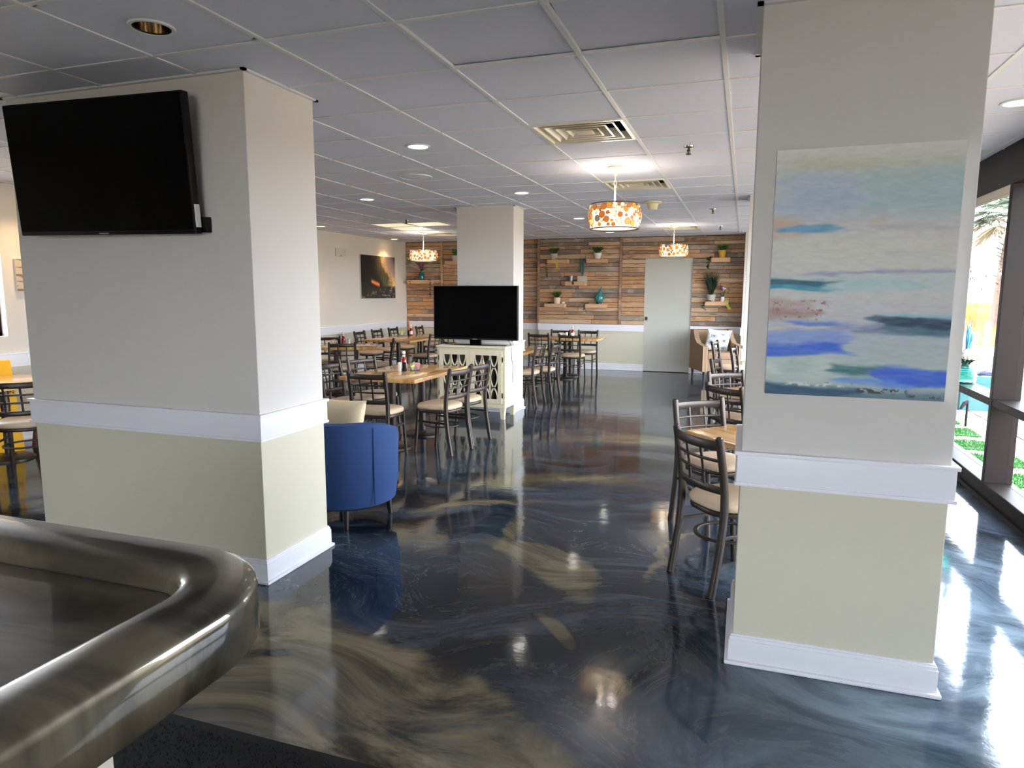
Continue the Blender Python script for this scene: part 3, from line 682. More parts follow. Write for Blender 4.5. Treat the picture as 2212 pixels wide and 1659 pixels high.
# ================================================================== FURNITURE
POST = [(0.0, -.236), (.12, -.214), (.26, -.192), (.42, -.178), (.52, -.180), (.64, -.194), (.815, -.228)]
def post_y(z):
    for (z0, y0), (z1, y1) in zip(POST, POST[1:]):
        if z <= z1: return y0+(y1-y0)*(z-z0)/(z1-z0)
    return POST[-1][1]
def rect(a, b_, r=.004): return [(-a+r, -b_), (a-r, -b_), (a, -b_+r), (a, b_-r), (a-r, b_), (-a+r, b_), (-a, b_-r), (-a, -b_+r)]
def make_chair():
    t = thing('dining_chair', 'x', 'chair', group='dark metal dining chairs with cream seats')
    XP = .178
    for s in (-1, 1):
        k = MB(); k.sweep([(s*XP, y, z) for z, y in POST], rect(.0145, .017), up=(0, 1, 0)); k.ball((s*XP, POST[-1][1], .815), .016, 8, 6, (.95, 1.1, .7)); k.build('back_post', 'chair_metal', t, 50)
        k = MB(); k.sweep([(s*.165, .15, .415), (s*.168, .165, .2), (s*.172, .185, 0)], rect(.0125, .0125), up=(0, 1, 0)); k.build('leg', 'chair_metal', t, 50)
    def rail(name, z, hh, th, bow):
        xs = [XP*(-1+2*i/10) for i in range(11)]
        k = MB(); k.sweep([(x, post_y(z)-bow*(1-(x/XP)**2), z) for x in xs], rect(th, hh, .002), up=(0, 0, 1)); k.build(name, 'chair_metal', t, 50)
    rail('top_rail', .775, .024, .007, .034); rail('bottom_rail', .545, .019, .007, .034)
    rail('slat', .698, .0075, .006, .034); rail('slat', .632, .0075, .006, .034)
    for x in (-.058, .058):
        bo = .034*(1-(x/XP)**2); k = MB(); k.sweep([(x, post_y(z)-bo, z) for z in (.555, .65, .76)], rect(.0075, .005, .002), up=(0, 1, 0)); k.build('spindle', 'chair_metal', t, 50)
    # cushion: rounded, slightly wider at the front
    def outline(sc, n=36):
        o = []
        for i in range(n):
            a = 2*PI*i/n; ca, sa = math.cos(a), math.sin(a); e = 2/3.0
            x = math.copysign(abs(ca)**e, ca); y = math.copysign(abs(sa)**e, sa)
            o.append((x*(.197+.012*y)*sc, y*.193*sc+.002))
        return o
    k = MB(); n = 36; lay = [(.90, .418), (.985, .424), (1.0, .438), (.985, .454), (.92, .466), (.75, .474), (.4, .478)]; vs = []; fs = []
    for sc, z in lay: vs += [(x, y, z) for x, y in outline(sc)]
    for i in range(len(lay)-1):
        for q in range(n): fs.append((i*n+q, i*n+(q+1) % n, (i+1)*n+(q+1) % n, (i+1)*n+q))
    fs += [tuple(range(n-1, -1, -1)), tuple((len(lay)-1)*n+q for q in range(n))]
    k.add(vs, fs).build('seat', 'seat_vinyl', t, 60)
    k = MB(); k.sweep([(x, y, .404) for x, y in outline(.93, 28)], rect(.008, .013, .002), closed=True); k.build('seat_frame', 'chair_metal', t, 50)
    k = MB(); k.sweep([(.155*math.cos(2*PI*i/28), -.012+.165*math.sin(2*PI*i/28), .255) for i in range(28)], rect(.012, .006, .002), closed=True); k.build('foot_ring', 'chair_metal', t, 50)
    for s in (-1, 1): k = MB(); k.sweep([(s*.166, .16, .30), (s*.174, -.19, .30)], rect(.006, .009, .002)); k.build('side_stretcher', 'chair_metal', t)
    return t
chair0 = make_chair(); first = [True]
def chair(bx, by, fx, fy, label):
    """bx,by: middle of the back top; fx,fy: direction the chair faces"""
    l = math.hypot(fx, fy); fx /= l; fy /= l
    c = chair0 if first[0] else copy_tree(chair0); first[0] = False
    c.location = (bx+fx*.245, by+fy*.245, 0); c.rotation_euler = (0, 0, math.atan2(-fx, fy)); c['label'] = label; return c
chair(-3.13, 5.17, -.03, 1, 'dark metal chair at the near end of the table beside the cabinet, back to camera')
chair(-3.90, 5.74, 1, .02, 'dark metal chair half hidden by the left pillar, left side of the near table')
chair(-3.89, 6.33, .94, -.34, 'dark metal chair seen over the left edge of the near table')
chair(-2.48, 5.81, -.985, .17, 'dark metal chair in front of the mirrored cabinet, nearer of the pair')
chair(-2.46, 6.28, -.99, .14, 'dark metal chair in front of the mirrored cabinet, farther of the pair')
chair(-5.27, 8.12, -.58, .8, 'dark metal chair with its back to the camera at the turned table')
chair(-6.22, 9.2, .5, -.86, 'dark metal chair behind the turned table by the left pillar')
chair(-4.93, 9.0, -.87, -.47, 'dark metal chair seen edge-on at the right end of the turned table')
chair(-4.88, 10.4, -.97, .2, 'dark metal chair just left of the standing television')
chair(-6.55, 10.62, 1, .05, 'dark metal chair along the left wall, nearest of three')
chair(-6.58, 11.28, 1, .02, 'dark metal chair along the left wall, middle of three')
chair(-6.60, 11.95, 1, .02, 'dark metal chair along the left wall, farthest of three')
chair(-6.38, 12.66, 1, .1, 'small dark metal chair behind the ketchup on the long table')
chair(-5.30, 11.86, .05, 1, 'dark metal chair behind the long table, left of the standing television')
chair(-2.55, 8.72, -1, .05, 'dark metal chair right of the slim pillar, nearer of two side-on')
chair(-2.44, 9.13, -1, .05, 'dark metal chair right of the slim pillar, farther of two side-on')
chair(-3.34, 11.17, .03, 1, 'dark metal chair on the near left side of the far table')
chair(-2.77, 11.10, .03, 1, 'dark metal chair on the near right side of the far table')
chair(-3.26, 12.42, 0, -1, 'dark metal chair on the far left side of the far table, against the wall')
chair(-2.74, 12.45, 0, -1, 'dark metal chair on the far right side of the far table, against the wall')
chair(-.212, 3.50, .77, .64, 'large dark metal chair beside the canvas pillar, nearest to the camera')
chair(-.27, 4.64, .60, -.80, 'dark metal chair facing the camera behind the nearest right table')
chair(-.13, 5.37, .70, .72, 'dark metal chair at the second right table, back to camera')
chair(-.14, 6.36, .60, -.80, 'dark metal chair facing the camera behind the second right table')
chair(-.29, 7.63, .97, -.2, 'dark metal chair seen edge-on in front of the tan armchair, nearest')
chair(-.405, 10.35, .98, -.18, 'dark metal chair seen edge-on in front of the patterned cushion')
chair(-.13, 9.25, .99, -.15, 'dark metal chair seen edge-on in front of the armchair right arm')
chair(.95, 3.84, -.8, .4, 'chair mostly hidden behind the canvas pillar on the window side')
chair(-5.45, 3.72, -.62, .78, 'dark metal chair at the far left edge beyond the wide pillar')

def table(cx, cy, w, l, rz, label, two=True):
    t = thing('dining_table', label, 'table', (cx, cy, 0), rz, 'maple topped dining tables')
    k = MB(); k.bbox(-w/2, w/2, -l/2, l/2, .682, .72, .007); k.build('tabletop', 'maple', t, 40)
    for s in ((-1, 1) if two else (0,)):
        y = s*l*.26
        k = MB(); k.lathe([(.037, .02), (.037, .66)], (0, y, 0), 16); k.build('column', 'chair_metal', t, 40)
        k = MB(); k.bbox(-.16, .16, y-.16, y+.16, .662, .682, .003); k.build('spider_plate', 'chair_metal', t)
        k = MB(); k.lathe([(.0, .0), (.195, .0), (.195, .012), (.18, .022), (.06, .034), (.05, .05), (.0, .05)], (0, y, 0), 32); k.build('base', 'chair_metal', t, 40)
    return t
table(-3.225, 6.14, .80, 1.25, 0, 'maple table in front of the mirrored cabinet')
table(-5.63, 10.85, .88, 1.72, 0, 'long maple table along the left wall')
ur = math.radians(26); ux, uy = math.cos(ur), math.sin(ur)
table(-5.05-ux*.6-uy*.38, 8.62-uy*.6+ux*.38, 1.2, .76, ur, 'turned maple table behind the left pillar with dark ketchup bottle', False)
table(-5.02, 12.72, 1.35, .72, 0, 'maple table end showing left of the television by the plank wall')
table(-3.15, 9.06, .80, 1.2, 0, 'maple table corner showing right of the slim pillar')
table(-2.955, 11.78, 1.2, .76, 0, 'maple table in front of the plank shelves')
table(.24, 4.02, .76, .76, math.radians(45), 'maple table corner showing left of the canvas pillar, nearest', False)
table(.31, 5.87, .76, .76, math.radians(45), 'maple table corner behind the nearest right table', False)
table(-6.28, 4.22, .9, .76, 0, 'maple table beyond the wide pillar at the far left', False)

# ---- table-top condiments
def ketchup(x, y, lb, rz=0, dark=False, z=.72):
    t = thing('ketchup_bottle', lb, 'bottle', (x, y, z), rz, 'ketchup bottles on the tables')
    k = MB(); k.lathe([(.0, 0), (.027, 0), (.030, .006), (.030, .085), (.024, .115), (.014, .14), (.013, .155), (.0, .155)], seg=20); k.build('body', 'ketchup', t, 40)
    k = MB(); k.lathe([(.0305, .022), (.0305, .078)], seg=20)
    me = bpy.data.meshes.new('label_band'); me.from_pydata(k.v, [], [f for f in k.f if len(f) == 4]); link('label_band', me, 'ketchup' if dark else 'white_plastic', t, True)
    k = MB(); k.lathe([(.0145, .138), (.0145, .16)], seg=16); k.build('neck_band', 'white_plastic', t, 40)
    k = MB(); k.lathe([(.016, .168), (.016, .192), (.013, .196), (.0, .196)], seg=16); k.build('cap', 'white_plastic', t, 40)
    k = MB(); k.lathe([(.0125, .158), (.0125, .17)], seg=16); k.build('neck', 'ketchup', t, 40)
def shaker(x, y, white, lb, z=.72):
    t = thing('shaker', lb, 'shaker', (x, y, z), 0, 'salt and pepper shakers')
    k = MB(); k.lathe([(.0, 0), (.020, 0), (.021, .003), (.021, .074), (.0, .074)], seg=20); k.build('body', 'white_plastic' if white else 'black_plastic', t, 40)
    k = MB(); k.lathe([(.0215, .072), (.0215, .084), (.016, .09), (.0, .091)], seg=20); k.build('lid', 'white_plastic' if white else 'black_plastic', t, 40)
def caddy(x, y, lb, seed, cream=False, z=.72):
    rnd = random.Random(seed); t = thing('packet_caddy', lb, 'packet caddy', (x, y, z), rnd.uniform(0, 1), 'packet caddies on the tables')
    k = MB(); k.bbox(-.05, .05, -.035, .035, 0, .006, .002); k.build('tray', 'clear_glass', t)
    k = MB()
    for q in ((-.05, -.047, -.035, .035), (.047, .05, -.035, .035), (-.05, .05, -.035, -.032), (-.05, .05, .032, .035)): k.box(*q, .004, .042)
    k.build('glass_wall', 'clear_glass', t)
    names = ('paper_white', 'paper_white', 'paper_pink', 'paper_blue', 'paper_yellow')
    for i in range(14):
        mtl = names[rnd.randrange(5)] if not cream else rnd.choice(('paper_white', 'cream_fabric', 'paper_yellow'))
        k = MB(); k.bbox(-.022, .022, -.0035, .0035, 0, .058, .0015)
        k.xf(Matrix.Translation((rnd.uniform(-.022, .022), -.026+i*.004, .007+rnd.uniform(0, .022))) @ Euler((rnd.uniform(-.3, .3), rnd.uniform(-.5, .5), rnd.uniform(-.3, .3))).to_matrix().to_4x4())
        k.build('packet', mtl, t)
shaker(-3.29, 6.10, True, 'white shaker on the table before the cabinet'); shaker(-3.245, 6.115, False, 'black shaker on the table before the cabinet')
ketchup(-3.29, 6.19, 'ketchup bottle with white cap on the table before the cabinet'); caddy(-3.17, 6.19, 'glass caddy of sugar packets on the table before the cabinet', 5)
caddy(-5.99, 11.2, 'caddy of cream packets on the long table', 6, True); shaker(-5.87, 11.25, False, 'black shaker on the long table'); ketchup(-5.81, 11.23, 'ketchup bottle with pale label on the long table'); shaker(-5.93, 11.27, True, 'pale shaker on the long table')
caddy(-5.85, 8.78, 'glass caddy of packets on the turned table', 7); shaker(-5.80, 8.86, False, 'black shaker on the turned table'); ketchup(-5.69, 8.80, 'dark red ketchup bottle on the turned table', dark=True); shaker(-5.66, 8.90, True, 'white shaker on the turned table')
caddy(-3.1, 11.86, 'caddy of cream packets on the table before the plank shelves', 8, True); ketchup(-2.90, 11.86, 'ketchup bottle on the table before the plank shelves'); shaker(-2.98, 11.9, False, 'black shaker on the table before the plank shelves'); shaker(-3.0, 11.83, True, 'pale shaker on the table before the plank shelves')

# ---- mirrored cabinet with fretwork doors
CX0, CX1, CY0, CY1, CZ = -3.545, -2.66, 7.52, 7.93, .875
t = thing('cabinet', 'cream two-door cabinet with curved fretwork over mirrors', 'cabinet', ((CX0+CX1)/2, (CY0+CY1)/2, 0))
a, d = (CX1-CX0)/2, (CY1-CY0)/2
k = MB(); k.bbox(-a, a, -d+.012, d, .16, CZ-.022, .004); k.build('body', 'cabinet_paint', t)
k = MB(); k.bbox(-a-.008, a+.008, -d-.006, d+.004, CZ-.024, CZ, .005); k.build('top', 'cabinet_paint', t)
k = MB(); k.bbox(-a-.004, a+.004, -d-.002, d, .135, .165, .004); k.build('apron', 'cabinet_paint', t)
for sx_ in (-1, 1):
    for sy_ in (-1, 1):
        k = MB(); o = .02; x0, y0 = sx_*(a-.03), sy_*(d-.03)
        k.add([(x0-.022, y0-.022, 0), (x0+.022, y0-.022, 0), (x0+.022, y0+.022, 0), (x0-.022, y0+.022, 0), (x0-.032, y0-.032, .15), (x0+.032, y0-.032, .15), (x0+.032, y0+.032, .15), (x0-.032, y0+.032, .15)], [(3,2,1,0), (4,5,6,7), (0,1,5,4), (1,2,6,5), (2,3,7,6), (3,0,4,7)]); k.build('leg', 'cabinet_paint', t)
dw = (2*a-.07)/2
for sx_ in (-1, 1):
    dx = sx_*(dw/2+.001); z0, z1 = .19, CZ-.055
    k = MB(); yy = -d; e = .052
    for q in ((-dw/2, -dw/2+e, z0, z1), (dw/2-e, dw/2, z0, z1), (-dw/2+e, dw/2-e, z0, z0+e), (-dw/2+e, dw/2-e, z1-e, z1)): k.bbox(dx+q[0], dx+q[1], yy-.004, yy+.014, q[2], q[3], .003)
    k.build('door', 'cabinet_paint', t); door = t.children[-1] if False else [c_ for c_ in COL.objects if c_.name.startswith('door') and c_.parent == t][-1]
    k = MB(); k.box(dx-dw/2+e, dx+dw/2-e, yy+.010, yy+.013, z0+e, z1-e); k.build('mirror', 'mirror', door)
    fx0, fx1, fz0, fz1 = dx-dw/2+e, dx+dw/2-e, z0+e, z1-e; cw = (fx1-fx0)/3; rh = (fz1-fz0)/2.1
    for c_ in range(3):
        xc = fx0+cw*(c_+.5); k = MB()
        for side in (-1, 1):
            for ph in (0, 1):
                P_ = []
                for i in range(33):
                    z = fz0+(fz1-fz0)*i/32; s = math.cos(PI*(z-(fz0+fz1)/2)/rh*1.0+ph*PI)
                    s = math.copysign(abs(s)**.75, s)
                    P_.append((xc+side*cw*.44*max(-.05, s)+ (0 if s > 0 else side*0), yy+.004, z))
                # keep only the arcs where the lens is open
                seg = []
                for p_ in P_+[None]:
                    if p_ is not None and abs(p_[0]-xc) > cw*.03: seg.append(p_)
                    elif len(seg) > 2: k.sweep(seg, rect(.007, .006, .002), up=(0, 1, 0)); seg = []
                    else: seg = []
        k.build('fretwork', 'cabinet_paint', door, 40)
    k = MB()
    for c_ in (1, 2): x = fx0+cw*c_; k.box(x-.012, x-.005, yy-.002, yy+.010, fz0, fz1); k.box(x+.005, x+.012, yy-.002, yy+.010, fz0, fz1)
    k.build('fret_bars', 'cabinet_paint', door)
    for z in (z0+.1, z1-.1): k = MB(); k.bbox(sx_*(dw+.006)-.006, sx_*(dw+.006)+.006, yy-.006, yy+.01, z-.03, z+.03, .002); k.build('hinge', 'dark_wood', door)
# ---- television on the cabinet
tv = thing('television', 'flat black television standing on the cream cabinet', 'television', (-3.10, 7.70, CZ))
k = MB(); k.bbox(-.55, .55, -.03, .02, .065, .72, .006); k.build('casing', 'black_plastic', tv, 40)
k = MB(); k.box(-.538, .538, -.032, -.029, .088, .71); k.build('screen', 'black_gloss', tv)
k = MB(); k.bbox(-.03, .03, -.034, -.031, .072, .077, .001); k.build('badge', 'grid_white', tv)
k = MB(); k.sweep([(0, .0, .008), (0, .0, .03), (0, .0, .075)], [(-.07, -.02), (.07, -.02), (.07, .02), (-.07, .02)], up=(0, 1, 0)); k.build('neck', 'black_gloss', tv)
k = MB(); k.prism([(-.40, -.02), (-.10, -.09), (.10, -.09), (.40, -.02), (.40, .0), (.08, .06), (-.08, .06), (-.40, .0)], 0, .010); k.build('stand', 'black_gloss', tv)
k = MB(); pts = [(-2.70, 7.70, CZ+.10), (-2.655, 7.72, CZ+.02), (-2.646, 7.73, CZ-.06), (-2.644, 7.74, .70), (-2.630, 7.75, .62), (-2.640, 7.76, .52), (-2.65, 7.8, .42)]
k.tube(pts, .003, 6); tag(k.build('power_cord', 'cable', None, True), 'thin cord hanging down the right side of the cabinet', 'cord')

# ---- wall television on the left pillar
tv = thing('television', 'large black television mounted high on the left pillar', 'television', (-3.134, 2.66, 2.137), rot=(.076, .012, .027))
k = MB(); k.bbox(-.575, .575, -.0, .045, -.331, .331, .006); k.build('casing', 'black_plastic', tv, 40)
k = MB(); k.box(-.564, .564, -.003, .001, -.310, .320); k.build('screen', 'black_gloss', tv)
k = MB(); k.bbox(-.03, .03, -.004, .0, -.327, -.321, .001); k.build('badge', 'galvanized', tv)
k = MB(); k.box(-.30, .30, .045, .075, -.20, .20); k.box(-.05, .05, .07, .12, -.1, .1); k.build('wall_bracket', 'black_plastic', tv)
k = MB(); k.box(.5745, .579, .008, .04, -.30, -.19); k.build('spec_sticker', 'paper_white', tv)
k = MB(); k.bbox(.56, .60, .05, .09, -.325, -.25, .003); k.build('side_box', 'black_plastic', tv)

# ---- blue club chair
t = thing('club_chair', 'blue barrel club chair seen from behind the left pillar', 'armchair', (-2.50, 3.86, 0), math.radians(-8))
def barrel(k, r0, r1, z0, zf, a0, a1, n=40):
    vs = []; fs = []; m = 10
    for i in range(n+1):
        q = i/n; a = a0+(a1-a0)*q; dev = abs(q-.5)*2; zt = zf(dev)
        ta = .06 if True else 0
        prof = [(r0-.055, z0), (r0-.02, z0+.02), (r0+.0, z0+.16), (r0+.004, zt-.04), (r0-.006, zt-.010), ((r0+r1)/2, zt), (r1+.008, zt-.012), (r1, zt-.04), (r1, z0+.16), (r1, z0)]
        vs += [(r*math.cos(a), r*math.sin(a), z) for r, z in prof]
    for i in range(n):
        for j in range(m): l = (j+1) % m; fs.append((i*m+j, (i+1)*m+j, (i+1)*m+l, i*m+l))
    fs += [tuple(range(m)), tuple(n*m+m-1-j for j in range(m))]
    k.add(vs, fs)
k = MB(); barrel(k, .345, .265, .125, lambda q: .70-.07*max(0, q-.45)**1.5*3, math.radians(-90-128), math.radians(-90+128)); k.build('shell', 'blue_fabric', t, 50)
k = MB(); k.lathe([(.0, .13), (.27, .13), (.275, .36), (.255, .39), (.0, .40)], (0, .02, 0), 36); k.build('seat_cushion', 'blue_fabric', t, 50)
for aa in (-52, -128, 40, 140):
    a_ = math.radians(aa); k = MB(); k.tube([(.27*math.cos(a_), .27*math.sin(a_), .14), (.285*math.cos(a_), .285*math.sin(a_), 0)], [.022, .015], 10); k.build('leg', 'dark_wood', t, 40)
for aa in (-20, -100):
    a_ = math.radians(aa); k = MB(); k.sweep([(.349*math.cos(a_), .349*math.sin(a_), z) for z in (.16, .3, .5, .66)], [(-.003, -.003), (.003, -.003), (.003, .003), (-.003, .003)], up=(math.cos(a_), math.sin(a_), 0)); k.build('seam', 'blue_seam', t) if 'blue_seam' in M else (mat('blue_seam', (22, 48, 92), .9), k.build('seam', 'blue_seam', t))
def cushion(name, lb, w, h, th, loc, rot, mt, col=None):
    n = 44; vs = []; fs = []
    for side in (-1, 1):
        for i in range(n+1):
            for j in range(n+1):
                u = -1+2*i/n; v_ = -1+2*j/n; bulge = (max(0, 1-u**4)*max(0, 1-v_**4))**.6
                pin = 1-.07*(u*u*(1-v_*v_)+0)+0; px_ = u*w/2*(1-.06*(1-v_*v_)*1) if False else u*w/2*(1-.07*(1-abs(v_)**2)); pz_ = v_*h/2*(1-.07*(1-abs(u)**2))
                vs.append((px_, side*th/2*bulge, pz_))
    m = (n+1)**2
    for s in range(2):
        for i in range(n):
            for j in range(n):
                q = s*m+i*(n+1)+j; f_ = (q, q+1, q+n+2, q+n+1); fs.append(f_ if s else f_[::-1])
    me = bpy.data.meshes.new(name); me.from_pydata(vs, [], fs)
    if col is not None:
        ca = me.color_attributes.new('Col', 'FLOAT_COLOR', 'POINT'); arr = []
        for s in range(2):
            for i in range(n+1):
                for j in range(n+1): arr += [*lin(col(i/n, j/n)), 1]
        ca.data.foreach_set('color', np.array(arr, dtype=np.float32))
    bm = bmesh.new(); bm.from_mesh(me); bmesh.ops.remove_doubles(bm, verts=bm.verts, dist=1e-5); bm.to_mesh(me); bm.free()
    o = link(name, me, mt, None, 70); o.location = loc; o.rotation_euler = rot; return tag(o, lb, 'cushion')
cushion('throw_cushion', 'plain cream cushion poking above the blue club chair', .46, .42, .15, (-2.58, 3.86, .60), (math.radians(-14), 0, math.radians(-6)), 'cream_fabric')

# ---- tan nailhead armchair at the back
t = thing('armchair', 'tan upholstered armchair with nailhead trim by the plank wall', 'armchair', (-.44, 12.52, 0), math.radians(22))
w2, dp = .36, .36   # faces -Y locally
k = MB(); k.bbox(-w2+.09, w2-.09, -dp+.02, dp-.10, .16, .40, .02); k.build('seat_base', 'tan_fabric', t, 50)
k = MB(); k.bbox(-w2+.09, w2-.09, -dp+.0, dp-.14, .37, .49, .03); k.build('seat_cushion', 'tan_fabric', t, 50)
k = MB(); k.bbox(-w2+.03, w2-.03, dp-.14, dp, .16, .86, .03); k.build('backrest', 'tan_fabric', t, 50)
for s in (-1, 1):
    prof = [(-dp, .16), (-dp, .60), (-.02, .64), (.10, .72), (.18, .86), (dp, .86), (dp, .16)]
    x0, x1 = s*w2, s*(w2-.085); k = MB(); n_ = len(prof)
    k.add([(x0, y, z) for y, z in prof]+[(x1, y, z) for y, z in prof], [tuple(range(n_)), tuple(range(2*n_-1, n_-1, -1))]+[(q, (q+1) % n_, n_+(q+1) % n_, n_+q) for q in range(n_)]); k.build('arm', 'tan_fabric', t)
    for yy_, zz_ in ((-dp+.05, .16), (dp-.05, .16)): k = MB(); k.tube([(s*(w2-.05), yy_, .17), (s*(w2-.05), yy_, 0)], [.026, .016], 10); k.build('leg', 'dark_wood', t, 40)
    k = MB()
    for xx in (s*(w2-.008), s*(w2-.077)):
        for i in range(20): k.ball((xx, -dp-.002, .18+i*.021), .006, 6, 4)
    for i in range(14): k.ball((s*(w2-.04)-.03, -dp+.36+0, .0), .0001, 4, 3) if False else None
    tag(k.build('nailheads', 'brass_nail', t, True), kind='stuff')
k = MB()
for i in range(26): k.ball((-w2+.06+i*(2*w2-.12)/25, dp-.142, .835), .006, 6, 4)
tag(k.build('nailheads', 'brass_nail', t, True), kind='stuff')
def med(u, v):
    best = 9
    for cx_, cy_, rx_, ry_ in ((.25, .75, .13, .10), (.42, .48, .11, .09), (.72, .55, .12, .11), (.62, .85, .16, .06), (.15, .42, .09, .12), (.75, .2, .12, .09), (.4, .14, .15, .08), (.93, .82, .08, .1), (.1, .1, .08, .08)):
        dd = math.hypot((u-cx_)/rx_, (v-cy_)/ry_); best = min(best, dd)
    f_ = 1 if best < .55 else (.15 if best < .72 else (.8 if best < 1 else 0))
    if best > 1 and math.sin(u*38)*math.cos(v*31+u*9) > .72: f_ = .45
    return tuple(214-(214-c_)*f_ for c_ in (96, 112, 126))
cushion('patterned_cushion', 'white cushion with grey-blue medallions on the tan armchair', .44, .40, .14, (-.42, 12.55, .68), (math.radians(14), math.radians(5), math.radians(22)), 'fabric_print', med)

# ---- bar counter (front left)
bar = thing('bar_counter', 'curved bar counter with raised glossy brown epoxy rim', 'bar counter', (-1.7, .2, 0))
bx, by_, rc = -.785, 1.075, .24
def outline_bar(inset, n=14):
    r = max(.02, rc-inset); x1, y1 = bx-inset, by_-inset; cx, cy = bx-rc, by_-rc
    p = [(-1.85, y1)]+[(cx+r*math.cos(a), cy+r*math.sin(a)) for a in [PI/2-PI/2*i/n for i in range(n+1)]]+[(x1, -.35)]
    return p
ox, oy = bar.location.x, bar.location.y
prof = [(.040, .886), (.006, .888), (.0, .896), (.0, .978), (.003, .989), (.010, .997), (.024, 1.002), (.070, 1.006), (.112, 1.003), (.126, .999), (.134, .992), (.137, .982), (.138, .962), (.141, .956), (.156, .955)]
rings = [outline_bar(i_) for i_, _ in prof]; m = len(rings[0]); vs = []; fs = []
for ring, (_, z) in zip(rings, prof): vs += [(x-ox, y-oy, z) for x, y in ring]
for i in range(len(prof)-1):
    for j in range(m-1): fs.append((i*m+j, i*m+j+1, (i+1)*m+j+1, (i+1)*m+j))
k = MB(); k.add(vs, fs); k.build('rim', 'bar_epoxy', bar, 48)
top = outline_bar(.150); k = MB(); k.prism([(x-ox, y-oy) for x, y in top]+[(-1.85-ox, -.35-oy)], .935, .959); k.build('top', 'bar_epoxy', bar)
k = MB(); k.box(-1.75-ox, -1.05-ox, -.25-oy, .82-oy, 0, .90); k.build('front_panel', 'bar_base', bar)
k = MB(); k.bbox(-1.10-ox, -1.042-ox, .755-oy, .828-oy, 0, .90, .004); k.build('corner_post', 'bar_base', bar)

# ---- black mat
k = MB(); k.bbox(-2.3, -.30, .75, 1.737, 0.0, .012, .003)
mt_ = k.build('floor_mat', 'mat_rubber'); tag(mt_, 'black pile floor mat beside the bar', 'mat')
pl = MB()
for i in range(9000):
    x = random.uniform(-2.27, -.55); y = random.uniform(1.2, 1.705); a = random.uniform(0, 2*PI); h = random.uniform(.004, .009)
    pl.add([(x-.002*math.cos(a), y-.002*math.sin(a), .011), (x+.002*math.cos(a), y+.002*math.sin(a), .011), (x+random.uniform(-.004, .004), y+random.uniform(-.004, .004), .011+h)], [(0, 1, 2)])
o = pl.build('pile', mat('mat_pile', (34, 34, 36), .9), mt_); tag(o, kind='stuff')

